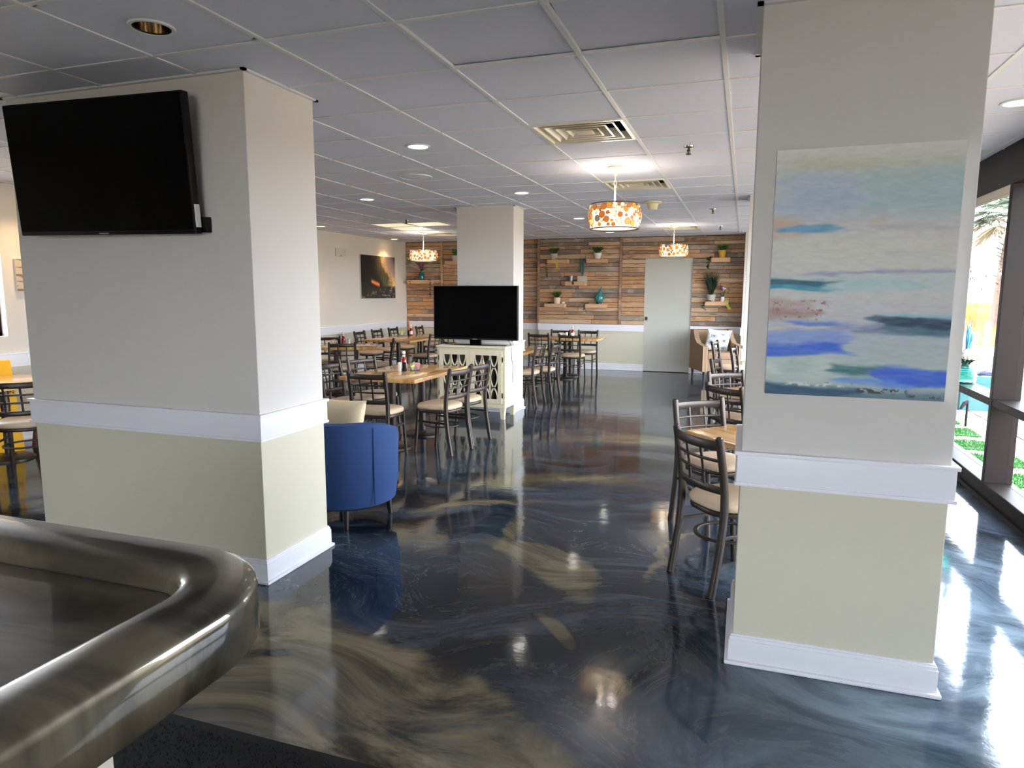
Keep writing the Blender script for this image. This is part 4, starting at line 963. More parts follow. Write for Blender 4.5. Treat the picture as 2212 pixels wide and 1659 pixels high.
# ================================================================== ARTWORK
def paint_abstract(h=300, w=200):
    v = np.linspace(0, 1, h)[:, None]*np.ones((1, w)); u = np.ones((h, 1))*np.linspace(0, 1, w)[None]
    stops = [(0, (224, 223, 218)), (.05, (214, 214, 203)), (.12, (196, 206, 208)), (.22, (188, 200, 206)), (.30, (204, 203, 202)), (.38, (214, 212, 205)), (.47, (212, 211, 204)), (.53, (198, 210, 210)), (.58, (208, 208, 206)), (.64, (204, 204, 206)), (.72, (188, 196, 206)), (.80, (176, 190, 202)), (.87, (182, 198, 192)), (.95, (176, 190, 190)), (1, (90, 118, 132))]
    img = np.stack([np.interp(v, [s[0] for s in stops], [s[1][c_] for s in stops]) for c_ in range(3)], -1)
    wv = (fbm(h, w, 5, 3)-.5)*.05+(fbm(h, w, 60, 4, 3)-.5)*.02; wu = (fbm(h, w, 40, 4)-.5)*.28
    grain = fbm(h, w, 90, 9, 3)
    S = [(.08, .55, .045, .085, (202, 199, 172), .7, .03), (.5, .95, .05, .08, (208, 204, 176), .6, .03), (.3, .85, .12, .14, (200, 198, 178), .6, .03), (.05, .48, .11, .26, (178, 193, 214), .7, .05), (.5, 1.1, .09, .25, (172, 198, 200), .75, .05), (.1, .42, .17, .22, (166, 184, 204), .6, .03),
         (-.2, .16, .27, .345, (206, 180, 164), .85, .02), (.10, .37, .298, .324, (104, 164, 202), .95, .008), (.57, .66, .278, .293, (216, 192, 150), .8, .01), (.5, .95, .305, .33, (188, 184, 178), .6, .012), (.0, 1.1, .34, .47, (216, 214, 206), .6, .04), (.6, .85, .41, .43, (196, 194, 190), .6, .01),
         (.25, 1.1, .477, .492, (160, 162, 192), .75, .006), (-.2, .35, .512, .538, (44, 102, 122), .95, .006), (-.2, .37, .536, .556, (52, 148, 182), .92, .006), (.35, .9, .51, .56, (176, 208, 208), .7, .02), (-.1, .3, .605, .63, (180, 148, 134), .6, .012), (-.1, .28, .635, .68, (166, 130, 120), .7, .014), (.3, 1, .60, .65, (206, 203, 208), .7, .02),
         (.62, 1.2, .666, .712, (38, 66, 92), .97, .010), (.5, 1.2, .706, .738, (76, 112, 138), .9, .012), (.7, 1.2, .654, .665, (148, 202, 220), .8, .006), (.32, .62, .70, .73, (160, 160, 190), .75, .012), (.14, .4, .69, .71, (98, 132, 216), .8, .008), (-.1, .36, .712, .726, (218, 206, 192), .8, .008),
         (-.2, .46, .73, .80, (132, 156, 220), .85, .02), (-.2, .44, .785, .832, (62, 106, 218), .95, .012), (.5, 1.1, .745, .84, (184, 194, 194), .6, .03), (-.1, .4, .85, .93, (202, 214, 206), .7, .03), (.05, .25, .86, .92, (160, 186, 178), .6, .02), (.37, .65, .868, .905, (62, 116, 122), .92, .012), (.64, 1.2, .868, .936, (64, 106, 218), .95, .014), (.42, .78, .915, .942, (96, 146, 226), .8, .012),
         (-.2, .5, .962, 1.1, (34, 78, 108), .95, .010), (.45, 1.1, .975, 1.1, (96, 126, 140), .7, .012)]
    for u0, u1, v0, v1, col, al, sf in S:
        vv = v+wv; uu = u+wu
        mk = sst(vv, v0-sf, v0+sf)*(1-sst(vv, v1-sf, v1+sf))*sst(uu, u0-.05, u0+.03)*(1-sst(uu, u1-.05, u1+.05))
        mk = np.clip(mk*al*(.72+.55*grain), 0, 1)[..., None]; img = img*(1-mk)+np.array(col)*mk
    sp_ = fbm(h, w, 70, 40, 3)
    for u0, u1, v0, v1, col, th in ((.32, .52, .935, .955, (70, 84, 90), .55), (.5, .82, .955, .985, (58, 58, 62), .50), (.78, 1, .975, .995, (66, 70, 76), .52), (0, .35, .60, .69, (160, 120, 108), .62), (.1, .5, .94, .965, (214, 220, 216), .5)):
        mk = (sst(v, v0, v0+.01)*(1-sst(v, v1-.01, v1))*sst(u, u0, u0+.05)*(1-sst(u, u1-.05, u1))*sst(sp_, th, th+.06))[..., None]
        img = img*(1-mk)+np.array(col)*mk
    img += (fbm(h, w, 120, 20, 2)[..., None]-.5)*16
    return np.clip(img, 0, 255)
t = thing('canvas_painting', 'large abstract seascape canvas in blues and creams on the right pillar', 'painting', (.388, 2.772, 1.587))
k = MB(); k.bbox(-.30, .30, -.033, .012, -.449, .449, .003); k.build('stretcher', 'canvas_side', t) if 'canvas_side' in M else (mat('canvas_side', (214, 216, 216), .7), k.build('stretcher', 'canvas_side', t))
canvas(paint_abstract(), .598, .0345, .896, 'painted_face', t)

def paint_wave(h=150, w=130):
    v = np.linspace(0, 1, h)[:, None]*np.ones((1, w)); u = np.ones((h, 1))*np.linspace(0, 1, w)[None]
    img = np.ones((h, w, 3))*np.array((24, 26, 26)); nz_ = fbm(h, w, 8, 8, 4)
    diag = u-.42*v+.02   # sheet of water leaning right
    st = fbm(h, w, 4, 46, 3)
    sh = sst(diag, .22, .5); img = img*(1-sh[..., None])+np.array((88, 84, 66))*(sh*(.45+.8*st))[..., None]+img*0
    gr = np.exp(-((diag-.40)/.07)**2)*sst(v, .25, .6); img += (np.array((20, 60, 34))*(gr*st)[..., None])
    edge = u-.30*v+.06*np.sin(v*9)+(nz_-.5)*.12
    sky = sst(edge, .66, .72)*(1-sst(v, .70, .72)); sk = np.stack([np.interp(v, (0, .45, .72), c_) for c_ in ((84, 150, 240), (76, 138, 190), (96, 130, 110))], -1)
    img = img*(1-sky[..., None])+sk*sky[..., None]
    sp_ = np.exp(-((edge-.64)/.06)**2)*(1-sst(v, .66, .74)); img += np.array((110, 88, 60))*(sp_*(.3+nz_))[..., None]
    sea = sst(v, .715, .73)*sst(u, .55, .75); img = img*(1-sea[..., None])+np.array((46, 44, 52))*sea[..., None]
    low = sst(v-.42*u, .58, .62)*(1-sst(u-.2*v, .45, .6)); img = img*(1-low[..., None])+np.array((40, 44, 40))*low[..., None]
    orm = sst(u, .26, .30)*(1-sst(u, .5, .54))*np.exp(-((v-(.60+.35*(u-.28)))/.05)**2)*(v < .62+.7*(u-.26)); img = img*(1-orm[..., None])+np.array((236, 140, 86))*orm[..., None]
    fm = sst(fbm(h, w, 26, 22, 3), .56, .70)*sst(v+.25*u, .86, .98); img = img*(1-.6*fm[..., None])+np.array((196, 196, 196))*.6*fm[..., None]
    return np.clip(img, 0, 255)
t = thing('wave_photograph', 'square photograph of a breaking wave on the cream wall', 'picture', (XL+.0, 12.03, 1.805), rot=(0, 0, PI/2))
k = MB(); k.bbox(-.665, .665, -.035, .0, -.415, .415, .003); k.build('stretcher', 'grid_white', t)
canvas(paint_wave(), 1.33, .0355, .83, 'printed_face', t)
def paint_reeds(h=60, w=60):
    img = np.ones((h, w, 3))*np.array((196, 180, 160)); s = fbm(h, w, 16, 3, 3); return np.clip(img-sst(s, .5, .62)[..., None]*np.array((74, 70, 66)), 0, 255)
t = thing('reed_print', 'small brown reed print on the far left wall', 'picture', (XL, 5.14, 1.675), rot=(0, 0, PI/2))
k = MB(); k.bbox(-.26, .26, -.03, .0, -.16, .16, .003); k.build('stretcher', 'grid_white', t)
canvas(paint_reeds(), .52, .0305, .32, 'printed_face', t)
t = thing('wall_plate', 'blank white cover plate on the cream wall left of the wave photograph', 'wall plate', (XL, 10.75, 2.22))
k = MB(); k.bbox(0, .012, -.17, .17, -.075, .075, .004); k.build('plate', 'beige_plate', t); k = MB(); k.ball((.013, 0, -.06), .008, 8, 6); k.build('screw', 'lamp_wire', t)

# ================================================================== PLANK-WALL SHELVES AND PLANTS
def shelf(x0, x1, zt, lb, yw=YB):
    k = MB(); d_ = .17; k.bbox(-(x1-x0)/2, (x1-x0)/2, -d_, 0, -.075, 0, .005)
    o = k.build('wall_shelf', 'shelf_wood'); o.location = ((x0+x1)/2, yw-.015, zt); return tag(o, lb, 'shelf', 'floating plank shelves')
mat('shelf_wood', (206, 166, 128), .8, var=.22, vscale=10, vmap=(1, 1, 5), bump=.3, bscale=60)
SY = YB-.10
shelf(-3.72, -3.31, 2.155, 'plank shelf at upper left with white pot and yellow trailing stems')
shelf(-2.93, -2.54, 2.16, 'plank shelf at upper right holding a white potted grass')
shelf(-3.35, -2.95, 1.725, 'plank shelf in the middle holding pitcher and tall grass')
shelf(-3.77, -3.36, 1.295, 'plank shelf at lower left holding pot and pale stone')
shelf(-2.94, -2.54, 1.295, 'plank shelf under the teal fish')
shelf(-.61, -.28, 2.15, 'plank shelf right of the door holding the yellow pot')
shelf(-.69, -.29, 1.36, 'plank shelf right of the door holding tall grass and flowers')
shelf(-6.84, -6.30, 1.765, 'plank shelf near the left wall holding the teal vase', YB+REC)
shelf(-5.96, -5.45, 2.155, 'plank shelf half hidden by the slim pillar', YB+REC)
def tuft(k, c, n, h, spread, w, lean=0.0, straight=False):
    for _ in range(n):
        a = random.uniform(0, 2*PI); r = random.uniform(0, .6)*spread; hh = h*random.uniform(.65, 1.05)
        p0 = Vector((c[0]+.35*r*math.cos(a), c[1]+.35*r*math.sin(a), c[2])); p1 = p0+Vector((math.cos(a)*spread*random.uniform(.2, .8), math.sin(a)*.5*spread*random.uniform(.2, .8), hh))
        b_ = Vector((math.cos(a), math.sin(a)*.4, -.25))*spread*(random.uniform(.05, .35) if straight else random.uniform(.2, .9)); k.blade(p0, p1, w*random.uniform(.7, 1.2), b_)
def potted(x, y, z, r0, r1, h, pm, lm, n, gh, spread, w, lb, straight=False, square=False, name='potted_plant'):
    t = thing(name, lb, 'plant', (x, y, z), group='potted plants on the plank shelves')
    k = MB()
    if square:
        k.bbox(-r1, r1, -r1*.75, r1*.75, 0, h-.006, .005); k.bbox(-r1*.9, r1*.9, -r1*.66, r1*.66, h-.01, h, .002)
    else: k.lathe([(.0, 0), (r0, 0), (r1*.97, h*.8), (r1, h), (r1*.88, h), (r1*.86, h-.012), (.0, h-.012)], seg=24)
    k.build('pot', pm, t, 40)
    k = MB(); tuft(k, (0, 0, h-.014), n, gh, spread, w, straight=straight); k.build('foliage', lm, t)
def vine(pts, lb, lm='dark_leaf', size=.022, n=26, name='trailing_vine'):
    t = thing(name, lb, 'vine', pts[0])
    p = [Vector(q)-Vector(pts[0]) for q in pts]; k = MB(); k.tube(p, .0025, 5); k.build('stem', lm, t)
    k = MB(); L = len(p)-1
    for i in range(n):
        s = random.uniform(0, L*.999); i0 = int(s); c = p[i0].lerp(p[i0+1], s-i0)
        a = random.uniform(0, 2*PI); d_ = Vector((math.cos(a), -abs(math.sin(a))*.8, random.uniform(-.7, .2))).normalized(); e = d_.cross(Vector((random.uniform(-1, 1), random.uniform(-1, 1), 1))).normalized()
        q = size*random.uniform(.7, 1.3); tip = c+d_*q*1.7
        k.add([c, c+d_*q*.6+e*q*.6, tip, c+d_*q*.6-e*q*.6, c+d_*q*.8+Vector((0, -.006, .004))], [(0, 1, 4), (1, 2, 4), (2, 3, 4), (3, 0, 4)])
    k.build('leaves', lm, t)
potted(-3.60, SY, 2.155, .055, .072, .115, 'grey_ceramic', 'green_leaf', 240, .15, .085, .012, 'green grass in a pale ribbed pot, upper left shelf')
potted(-2.725, SY, 2.16, .052, .076, .115, 'white_ceramic', 'green_leaf', 240, .15, .085, .012, 'green grass in a white pot, upper right shelf')
potted(-3.53, SY, 1.295, .058, .066, .12, 'two_tone_pot', 'green_leaf', 110, .15, .085, .018, 'leafy plant in a white and tan pot, lower left shelf') if 'two_tone_pot' in M else (mat('two_tone_pot', (222, 200, 178), .6), potted(-3.53, SY, 1.295, .058, .066, .12, 'two_tone_pot', 'green_leaf', 110, .15, .085, .018, 'leafy plant in a white and tan pot, lower left shelf'))
potted(-3.025, SY, 1.725, .085, .085, .11, 'grey_ceramic', 'blue_leaf', 70, .40, .07, .012, 'tall blue-green spiky grass in a square grey planter', True, True)
potted(-.425, SY, 2.15, .052, .074, .135, 'yellow_pot', 'green_leaf', 220, .13, .085, .012, 'green grass in a bright yellow pot')
potted(-.59, SY, 1.36, .066, .082, .125, 'grey_ceramic', 'dark_leaf', 190, .46, .15, .010, 'tall dark green grass in a beige pot right of the door', True)
potted(-5.76, YB+REC-.085, 2.155, .06, .078, .115, 'grey_ceramic', 'green_leaf', 60, .17, .07, .018, 'agave-like plant in a dark grey pot beside the slim pillar')
vine([(-3.69, SY-.07, 2.16), (-3.74, SY-.085, 2.05), (-3.71, SY-.09, 1.92), (-3.70, SY-.09, 1.77)], 'dark trailing ivy below the upper left shelf')
vine([(-2.9, SY, 1.31), (-2.955, SY-.06, 1.30), (-2.95, SY-.09, 1.20), (-2.88, SY-.09, 1.11)], 'short ivy hanging under the teal fish shelf', n=20)
vine([(-3.17, SY-.02, 1.76), (-3.20, SY-.06, 1.745), (-3.19, SY-.09, 1.70), (-3.16, SY-.09, 1.66)], 'little ivy sprig between the pitcher and square planter', n=22)
vine([(-3.68, SY, 1.31), (-3.72, SY-.02, 1.31), (-3.63, SY-.03, 1.32)], 'small ivy clump beside the white and tan pot', n=18)
vine([(-.60, SY, 2.17), (-.65, SY-.05, 2.16), (-.67, SY-.07, 2.05), (-.66, SY-.08, 1.95)], 'bushy ivy at the left end of the yellow pot shelf', n=60, size=.028)
vine([(-.55, SY-.05, 1.375), (-.66, SY-.06, 1.38), (-.72, SY-.08, 1.32), (-.73, SY-.09, 1.25), (-.66, SY-.09, 1.20)], 'ivy hanging off the tall grass shelf', n=44)
vine([(-6.67, YB-.02, 1.80), (-6.74, YB-.08, 1.79), (-6.77, YB-.10, 1.74), (-6.76, YB-.1, 1.70)], 'ivy left of the teal bottle vase', n=30)
vine([(-6.40, YB-.02, 1.78), (-6.32, YB-.08, 1.78), (-6.29, YB-.10, 1.65), (-6.30, YB-.10, 1.53), (-6.29, YB-.1, 1.42)], 'long ivy trailing right of the teal bottle vase', n=70)
def strands(x, y, z0, z1, dx, lb):
    t = thing('hanging_plant', lb, 'plant', (x, y, z0)); k = MB()
    for i in range(7): o_ = random.uniform(-.02, .03); k.tube([(o_*.4, .05, .012), (o_, -.055, .02), (o_+dx*.3, -.085, -.05), (o_+dx*.7, -.085, (z1-z0)*.6), (o_+dx+random.uniform(-.03, .03), -.085, (z1-z0)*random.uniform(.8, 1))], .005, 5)
    k.build('stems', 'yellow_leaf', t)
strands(-3.53, SY, 2.165, 1.93, .02, 'yellow-green stems hanging over the upper left shelf')
strands(-.325, SY, 1.37, 1.19, .06, 'yellow-green stems hanging beside the flower vase')
t = thing('pitcher', 'small galvanized pitcher on the middle shelf', 'pitcher', (-3.245, SY, 1.725))
k = MB(); k.lathe([(.0, 0), (.036, 0), (.038, .01), (.033, .08), (.038, .115), (.034, .115), (.03, .08), (.03, .01), (.0, .01)], seg=20); k.build('body', 'galvanized', t, 40)
k = MB(); k.tube([(.034, 0, .03), (.062, 0, .045), (.062, 0, .085), (.036, 0, .105)], .004, 6); k.build('handle', 'galvanized', t, True)
t = thing('stone', 'smooth pale stone on the lower left shelf', 'stone', (-3.40, SY-.02, 1.295)); k = MB(); k.ball((0, 0, .02), .036, 14, 10, (1, .7, .55)); k.build('body', 'white_ceramic', t, True)
t = thing('fish_figurine', 'glazed teal fish figurine with curled fin on a shelf', 'figurine', (-2.69, SY, 1.295))
k = MB(); k.lathe([(.0, 0), (.052, 0), (.055, .03), (.045, .045), (.0, .045)], seg=24); k.build('base', 'fish_base', t, 40)
k = MB(); vs = []; fs = []; n_ = 20
lay = [(.035, .0, .05, .045), (.06, .0, .078, .055), (.10, .0, .09, .06), (.14, .002, .085, .055), (.18, .008, .068, .045), (.22, .02, .045, .03), (.26, .032, .022, .018), (.30, .045, .012, .01), (.345, .05, .004, .004)]
for z, cx, rx, ry in lay: vs += [(cx+rx*math.cos(2*PI*q/n_), ry*math.sin(2*PI*q/n_), z) for q in range(n_)]
for i in range(len(lay)-1):
    for q in range(n_): fs.append((i*n_+q, i*n_+(q+1) % n_, (i+1)*n_+(q+1) % n_, (i+1)*n_+q))
fs.append(tuple((len(lay)-1)*n_+q for q in range(n_))); k.add(vs, fs); k.build('body', 'fish_teal', t, 60)
k = MB(); k.add([(.075, -.008, .12), (.075, .008, .12), (.125, 0, .19), (.11, 0, .13), (.12, 0, .08)], [(0, 2, 3), (1, 3, 2), (0, 3, 4), (1, 4, 3), (0, 1, 2), (0, 4, 1)]); k.build('tail', 'fish_teal', t)
k = MB(); k.ball((.03, -.052, .13), .014, 10, 8); k.build('eye', 'white_ceramic', t, True)
t = thing('flower_vase', 'glass vase of purple and white flowers beside the tall grass', 'vase', (-.385, SY-.01, 1.36))
k = MB(); k.lathe([(.0, 0), (.034, 0), (.036, .01), (.03, .08), (.036, .085), (.0, .08)], seg=20); k.build('wrap', 'paper_white', t, 40)
k = MB(); k.lathe([(.03, .08), (.033, .15), (.030, .15), (.027, .085)], seg=20); k.build('glass', 'clear_glass', t, 40)
k = MB(); tuft(k, (0, 0, .08), 16, .17, .07, .009); k.build('stems', 'green_leaf', t)
k = MB(); [k.ball((random.uniform(-.055, -.0), random.uniform(-.03, .02), random.uniform(.22, .29)), .016, 8, 6) for _ in range(7)]; k.build('purple_blooms', 'purple_flower', t, True)
k = MB(); [k.ball((random.uniform(-.0, .06), random.uniform(-.03, .02), random.uniform(.19, .28)), .013, 8, 6) for _ in range(6)]; k.build('white_blooms', 'white_ceramic', t, True)
t = thing('bottle_vase', 'teal glass bottle vase with pampas plume and dark blooms', 'vase', (-6.545, YB+REC-.09, 1.765))
k = MB(); k.lathe([(.0, 0), (.058, 0), (.064, .012), (.064, .13), (.05, .155), (.022, .17), (.02, .205), (.026, .21), (.0, .21)], seg=28); k.build('bottle', 'vase_teal', t, 40)
k = MB(); [k.blade((0, 0, .2), (-.16-random.uniform(0, .14), random.uniform(-.02, .05), .30+random.uniform(.0, .14)), .02, (-.03, 0, random.uniform(-.03, .02))) for _ in range(60)]; k.build('pampas_plume', 'pampas', t)
k = MB(); [k.ball((random.uniform(-.03, .06), random.uniform(-.04, .03), random.uniform(.25, .36)), .018, 8, 6) for _ in range(12)]; k.build('blooms', 'purple_flower', t, True)
k = MB(); tuft(k, (0, 0, .2), 12, .10, .09, .018); k.build('leaves', 'dark_leaf', t)

# ================================================================== FAR LEFT CORNER
t = thing('wet_floor_sign', 'yellow folding wet floor sign leaning behind the far left table', 'floor sign', (-6.70, 4.455, 0), math.radians(60))
for s, tl in ((-1, 1), (1, -1)):
    k = MB(); k.add([(-.15, s*.16, 0), (.15, s*.16, 0), (.11, s*.02, .86), (-.11, s*.02, .86), (-.15, s*.16-s*.02, 0), (.15, s*.16-s*.02, 0), (.11, s*.0, .86), (-.11, s*.0, .86)], [(0, 1, 2, 3), (7, 6, 5, 4), (0, 4, 5, 1), (1, 5, 6, 2), (2, 6, 7, 3), (3, 7, 4, 0)]); k.build('panel', 'sign_yellow', t)
def text(body, size, mtl, parent, loc, rot, name='lettering', ext=.001):
    c_ = bpy.data.curves.new(name, 'FONT'); c_.body = body; c_.size = size; c_.align_x = 'CENTER'; c_.align_y = 'CENTER'; c_.extrude = ext
    tmp = bpy.data.objects.new(name, c_); COL.objects.link(tmp); bpy.context.view_layer.update()
    me = bpy.data.meshes.new_from_object(tmp.evaluated_get(bpy.context.evaluated_depsgraph_get())); bpy.data.objects.remove(tmp); me.materials.clear(); me.materials.append(M[mtl])
    o = bpy.data.objects.new(name, me); COL.objects.link(o); o.parent = parent; o.location = loc; o.rotation_euler = rot; return o
tl_ = math.atan2(.14, .86)
text('CAUTION', .05, 'black_ink', t, (0, -.075, .56), (PI/2-tl_, 0, 0)); text('WET\nFLOOR', .075, 'black_ink', t, (0, -.105, .37), (PI/2-tl_, 0, 0))
t = thing('high_chair', 'reddish wooden high chair behind the far left table', 'high chair', (-6.45, 4.95, 0), math.radians(20))
for sx_ in (-1, 1):
    for sy_ in (-1, 1): k = MB(); k.sweep([(sx_*.22, sy_*.22, 0), (sx_*.15, sy_*.14, .74)], rect(.016, .022, .003), up=(0, 1, 0)); k.build('leg', 'red_brown_wood', t)
k = MB(); k.bbox(-.16, .16, -.15, .15, .46, .49, .006); k.build('seat', 'red_brown_wood', t)
k = MB(); k.bbox(-.17, .17, .13, .15, .62, .76, .006); k.bbox(-.17, .17, -.16, -.14, .66, .70, .005); k.build('backrest', 'red_brown_wood', t)
for z in (.2, .3): k = MB(); k.bbox(-.2, .2, -.19, -.165, z, z+.05, .005); k.build('footrest', 'red_brown_wood', t)
t = thing('napkin_dispenser', 'white and clear jar standing on the far left table', 'jar', (-6.0, 4.36, .72)); k = MB(); k.lathe([(.0, 0), (.045, 0), (.047, .01), (.047, .095), (.0, .096)], seg=24); k.build('jar', 'paper_white', t, 40); k = MB(); k.lathe([(.048, .09), (.048, .11), (.0, .112)], seg=24); k.build('lid', 'white_plastic', t, 40)

# ================================================================== WINDOW LEDGE
t = thing('glass_vase', 'aqua glass bottle vase with white roses on the window rail', 'vase', (1.812, 6.68, .757))
k = MB(); k.lathe([(.0, 0), (.072, 0), (.082, .012), (.084, .11), (.068, .145), (.03, .16), (.026, .20), (.033, .205), (.027, .2), (.026, .165), (.06, .14), (.076, .11), (.074, .016), (.0, .012)], seg=32); k.build('bottle', 'vase_aqua', t, 50)
k = MB()
for z in (.04, .075, .11): k.tube([(.086*math.cos(2*PI*q/28), .086*math.sin(2*PI*q/28), z) for q in range(28)], .003, 5, True)
k.build('raised_bands', 'vase_aqua', t, True)
for px_, py_, pz_ in ((.0, .06, .245), (.01, -.015, .27), (.0, -.085, .245)):
    k = MB()
    for rr, nn, zz in ((.012, 5, .02), (.026, 7, .012), (.040, 9, 0)):
        for q in range(nn):
            a = 2*PI*q/nn+rr*40; cx_, cy_ = rr*math.cos(a), rr*math.sin(a); k.ball((px_+cx_, py_+cy_, pz_+zz-.01), .019, 8, 6, (1, 1, 1.25))
    k.build('rose', 'rose', t, True)
k = MB(); tuft(k, (0, 0, .15), 14, .12, .13, .03); k.build('leaves', 'dark_leaf', t)
k = MB()
for _ in range(50): k.blade((.0, -.0, .2), (random.uniform(-.02, .02), random.uniform(-.05, .05), random.uniform(.40, .56)), .018, (0, random.uniform(-.05, .05), 0))
k.build('feather', 'feather_blue', t)

# ================================================================== OUTDOORS
k = MB(); k.box(-60, 400, -60, 700, -.3, -.05); tag(k.build('ground', 'sand'), 'sandy ground outside the windows', kind='structure')
k = MB(); k.box(1.95, 2.86, 4.2, 13, -.06, -.02); gb = tag(k.build('gravel_bed', 'gravel'), 'pale gravel bed along the window wall', kind='structure')
gs = MB()
for i in range(5200):
    x = random.uniform(1.96, 2.85); y = random.uniform(5.2, 11.5); r = random.uniform(.012, .026); a = random.uniform(0, PI); q = random.uniform(.6, 1)
    if 2.05 < x < 2.49 and any(y0-.01 < y < y0+.43 for y0 in (5.45, 6.25, 6.98, 7.66, 8.38, 9.14, 9.9)) or (x > 2.74 and 10.28 < y < 10.72): continue
    ca, sa = math.cos(a)*r, math.sin(a)*r
    gs.add([(x+ca, y+sa, -.018), (x-sa*q, y+ca*q, -.018), (x-ca, y-sa, -.018), (x+sa*q, y-ca*q, -.018), (x+ca*.3, y+sa*.3, -.02+r*random.uniform(.5, .9))], [(0, 1, 4), (1, 2, 4), (2, 3, 4), (3, 0, 4)])
o = gs.build('gravel', mat('gravel_stone', (150, 142, 128), .9, var=.35, vscale=50)); tag(o, 'loose pale gravel outside the windows', 'gravel', kind='stuff')
for y0, lb in ((5.45, 'turf square outside, at the right frame edge'), (6.25, 'turf square outside, second from the right edge'), (6.98, 'turf square outside, right of the wide mullion'), (7.66, 'turf square outside, just left of the wide mullion'), (8.38, 'turf square outside, second left of the mullion'), (9.14, 'turf square outside, beside the path light'), (9.9, 'farthest turf square outside')):
    t = thing('turf_square', lb, 'turf square', (2.27, y0+.21, -.02), group='turf squares in the gravel')
    k = MB(); k.bbox(-.21, .21, -.21, .21, 0, .02, .004); k.build('mat', 'turf', t)
    k = MB()
    for _ in range(500): x, y = random.uniform(-.2, .2), random.uniform(-.2, .2); k.add([(x-.004, y, .018), (x+.004, y, .018), (x+random.uniform(-.01, .01), y+random.uniform(-.01, .01), .018+random.uniform(.015, .03))], [(0, 1, 2)])
    tag(k.build('grass', 'turf', t), kind='stuff')
pv = MB(); pv.bbox(-.24, .24, -.38, .38, -.06, -.015, .006); pv_me = bpy.data.meshes.new('paver'); pv_me.from_pydata(pv.v, [], pv.f); pv_me.materials.append(M['paver'])
pa = tag(thing('walkway', 'paved walkway beyond the gravel', None), kind='structure')
if 'category' in pa: del pa['category']
for i in range(3):
    for j in range(12): inst('paver', pv_me, pa, (3.11+i*.49, 4.6+j*.77, 0))
t = thing('path_light', 'black stake path light in the gravel', 'path light', (2.50, 9.02, -.02)); k = MB(); k.tube([(0, 0, 0), (0, 0, .30)], .012, 8); k.build('stake', 'bronze', t, True); k = MB(); k.tube([(.0, 0, .30), (-.04, -.03, .28), (-.08, -.06, .22)], [.02, .022, .012], 8); k.build('head', 'bronze', t, True)
t = thing('teal_planter', 'teal box planter with purple plants outside', 'planter', (2.98, 10.5, -.02)); k = MB(); k.bbox(-.22, .22, -.2, .2, 0, .46, .01); k.build('box', 'teal_paint', t); k = MB(); tuft(k, (0, 0, .45), 90, .10, .34, .02); k.build('plants', 'purple_leaf', t) if 'purple_leaf' in M else (mat('purple_leaf', (70, 58, 100), .8), k.build('plants', 'purple_leaf', t))
t = thing('slatted_bench', 'pale weathered slatted bench back outside', 'bench', (3.05, 11.9, -.04), math.radians(10))
for z in (.30, .44, .58, .72, .86): k = MB(); k.bbox(-.30, .30, -.015, .015, z, z+.12, .004); k.build('slat', 'weathered_board', t)
for s in (-1, 1): k = MB(); k.box(s*.26-.03, s*.26+.03, .015, .05, 0, .98); k.box(s*.26-.03, s*.26+.03, -.42, .02, .30, .36); k.box(s*.26-.03, s*.26+.03, -.42, -.37, 0, .32); k.build('side_frame', 'weathered_board', t)
for y in (-.1, -.22, -.34): k = MB(); k.bbox(-.30, .30, y-.05, y+.05, .36, .38, .004); k.build('slat', 'weathered_board', t)
t = thing('storage_box', 'sand coloured box behind the teal planter outside', 'box', (3.62, 12.3, -.04)); k = MB(); k.bbox(-.26, .26, -.2, .2, 0, .58, .01); k.build('body', 'sand', t); k = MB(); k.bbox(-.28, .28, -.22, .22, .58, .62, .01); k.build('lid', 'sand', t)
k = MB(); k.box(-60, 400, 25, 60, -.06, -.02); k.box(-60, 400, 59, 690, -.2, .35); tag(k.build('marsh', 'field'), 'golden brown marsh field to the horizon', kind='structure')
gr_ = MB()
for i in range(9000):
    y = 24+random.random()**2*50; x = y*random.uniform(.2, .38)+random.uniform(-1, 1); h = random.uniform(.25, .6); z0 = -.04 if y < 59 else .3
    gr_.add([(x-.05, y, z0), (x+.05, y, z0), (x+random.uniform(-.2, .2), y, z0+h)], [(0, 1, 2)])
o = gr_.build('marsh_grass', 'field'); tag(o, 'dry golden marsh grass in the distance', 'grass', kind='stuff')
gb2 = MB()
for i in range(1500): x = random.uniform(9.2, 12.5); y = 38+random.uniform(-1.2, 1.2); gb2.add([(x-.06, y, 0), (x+.06, y, 0), (x, y, random.uniform(.3, .6))], [(0, 1, 2)])
o = gb2.build('green_reeds', 'field_green'); tag(o, 'patch of green reeds in the brown marsh', 'grass', kind='stuff')
t = thing('palm_tree', 'palm tree with drooping fronds beyond the window', 'palm tree', (8.06, 27.0, -.05))
k = MB(); k.tube([(0, 0, 0), (.06, 0, 1.2), (.10, 0, 2.4), (.20, 0, 3.4), (.28, 0, 4.1)], [.24, .20, .18, .17, .20], 14)
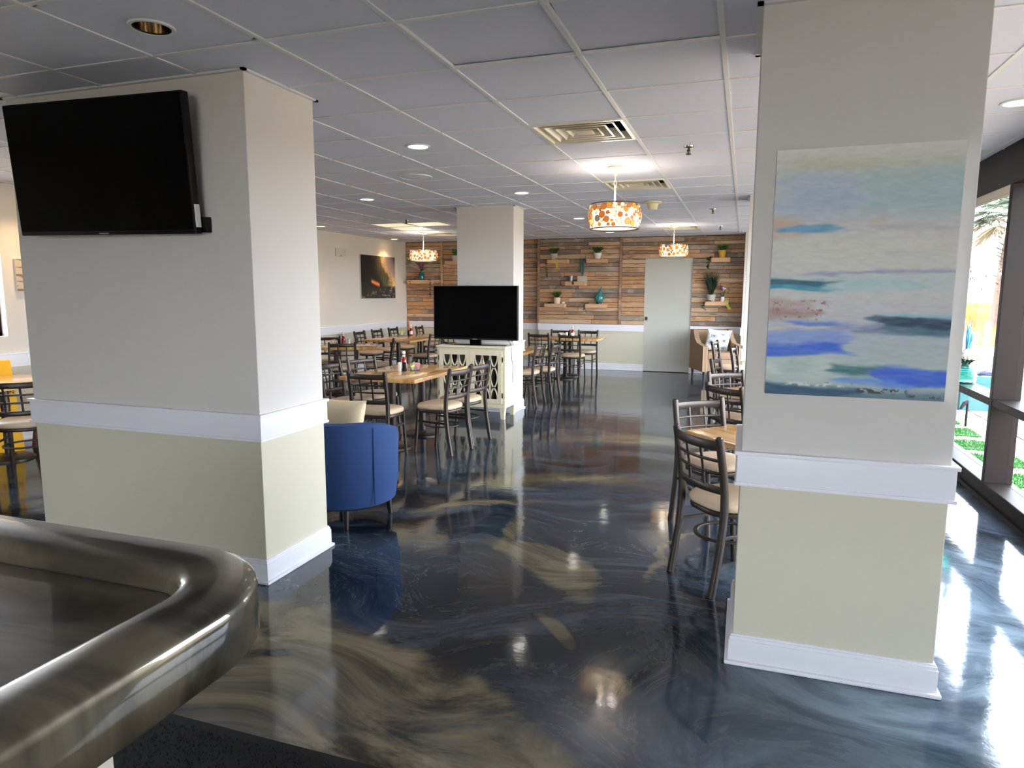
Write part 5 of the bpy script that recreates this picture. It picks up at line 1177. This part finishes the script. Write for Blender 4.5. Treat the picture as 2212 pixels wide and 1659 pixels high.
for i in range(70):
    a = random.uniform(0, 2*PI); z = random.uniform(1.6, 4.0); r = .17; k.blade((.1+.05*z/4+r*math.cos(a), r*math.sin(a), z), (.1+.05*z/4+(r+.22)*math.cos(a), (r+.22)*math.sin(a), z+.12), .06, (0, 0, 0), 2)
k.build('trunk', 'bark', t, 60)
for i in range(30):
    a = 2*PI*i/30*2.4; el = random.uniform(-.7, 1.1); c0 = Vector((.28, 0, 4.15)); d_ = Vector((math.cos(a)*math.cos(el), math.sin(a)*math.cos(el), math.sin(el))); L = random.uniform(.7, 1.0); hub = c0+d_*L
    k = MB(); k.tube([c0, hub], .015, 5)
    sd = d_.cross(Vector((0, 0, 1))).normalized(); up_ = sd.cross(d_)
    for q in range(22):
        th = -1.7+3.4*q/21; v_ = (d_*math.cos(th)+sd*math.sin(th)).normalized(); ll = random.uniform(.6, .85); k.blade(hub, hub+v_*ll, .055, (0, 0, -.35*random.uniform(.4, 1.2)), 4)
    k.build('frond', 'palm_leaf' if el > -.3 else 'palm_dry', t)
for (p0, p1, sag, lb, nb) in (((4.0, 15.2, 3.35), (6.2, 20.0, 3.0), .05, 'overhead cable crossing the palm crown', 0), ((3.3, 14.2, 1.86), (6.0, 19.5, 2.2), .16, 'string of hanging bulbs in front of the palm trunk', 4), ((3.6, 13.6, 2.08), (6.0, 22, 1.95), .12, 'second string of hanging bulbs crossing the first', 3), ((3.4, 14.4, 1.62), (5.2, 17.6, 1.66), .02, 'lowest string cable above the marsh', 2)):
    t = thing('string_lights', lb, 'string lights', p0); a_, b_ = Vector((0, 0, 0)), Vector(p1)-Vector(p0)
    pt = lambda s: a_.lerp(b_, s)-Vector((0, 0, 4*sag*s*(1-s)))
    k = MB(); k.tube([pt(i/16) for i in range(17)], .008, 5); k.build('cable', 'cable', t)
    for i in range(nb):
        c = pt((i+.7)/(nb+.4)); k = MB(); k.lathe([(.0, 0), (.012, -.01), (.014, -.06), (.0, -.06)], c, 8); k.build('socket', 'cable', t); k = MB(); k.ball((c.x, c.y, c.z-.085), .028, 8, 6, (1, 1, 1.2)); k.build('bulb', 'clear_glass', t, True)
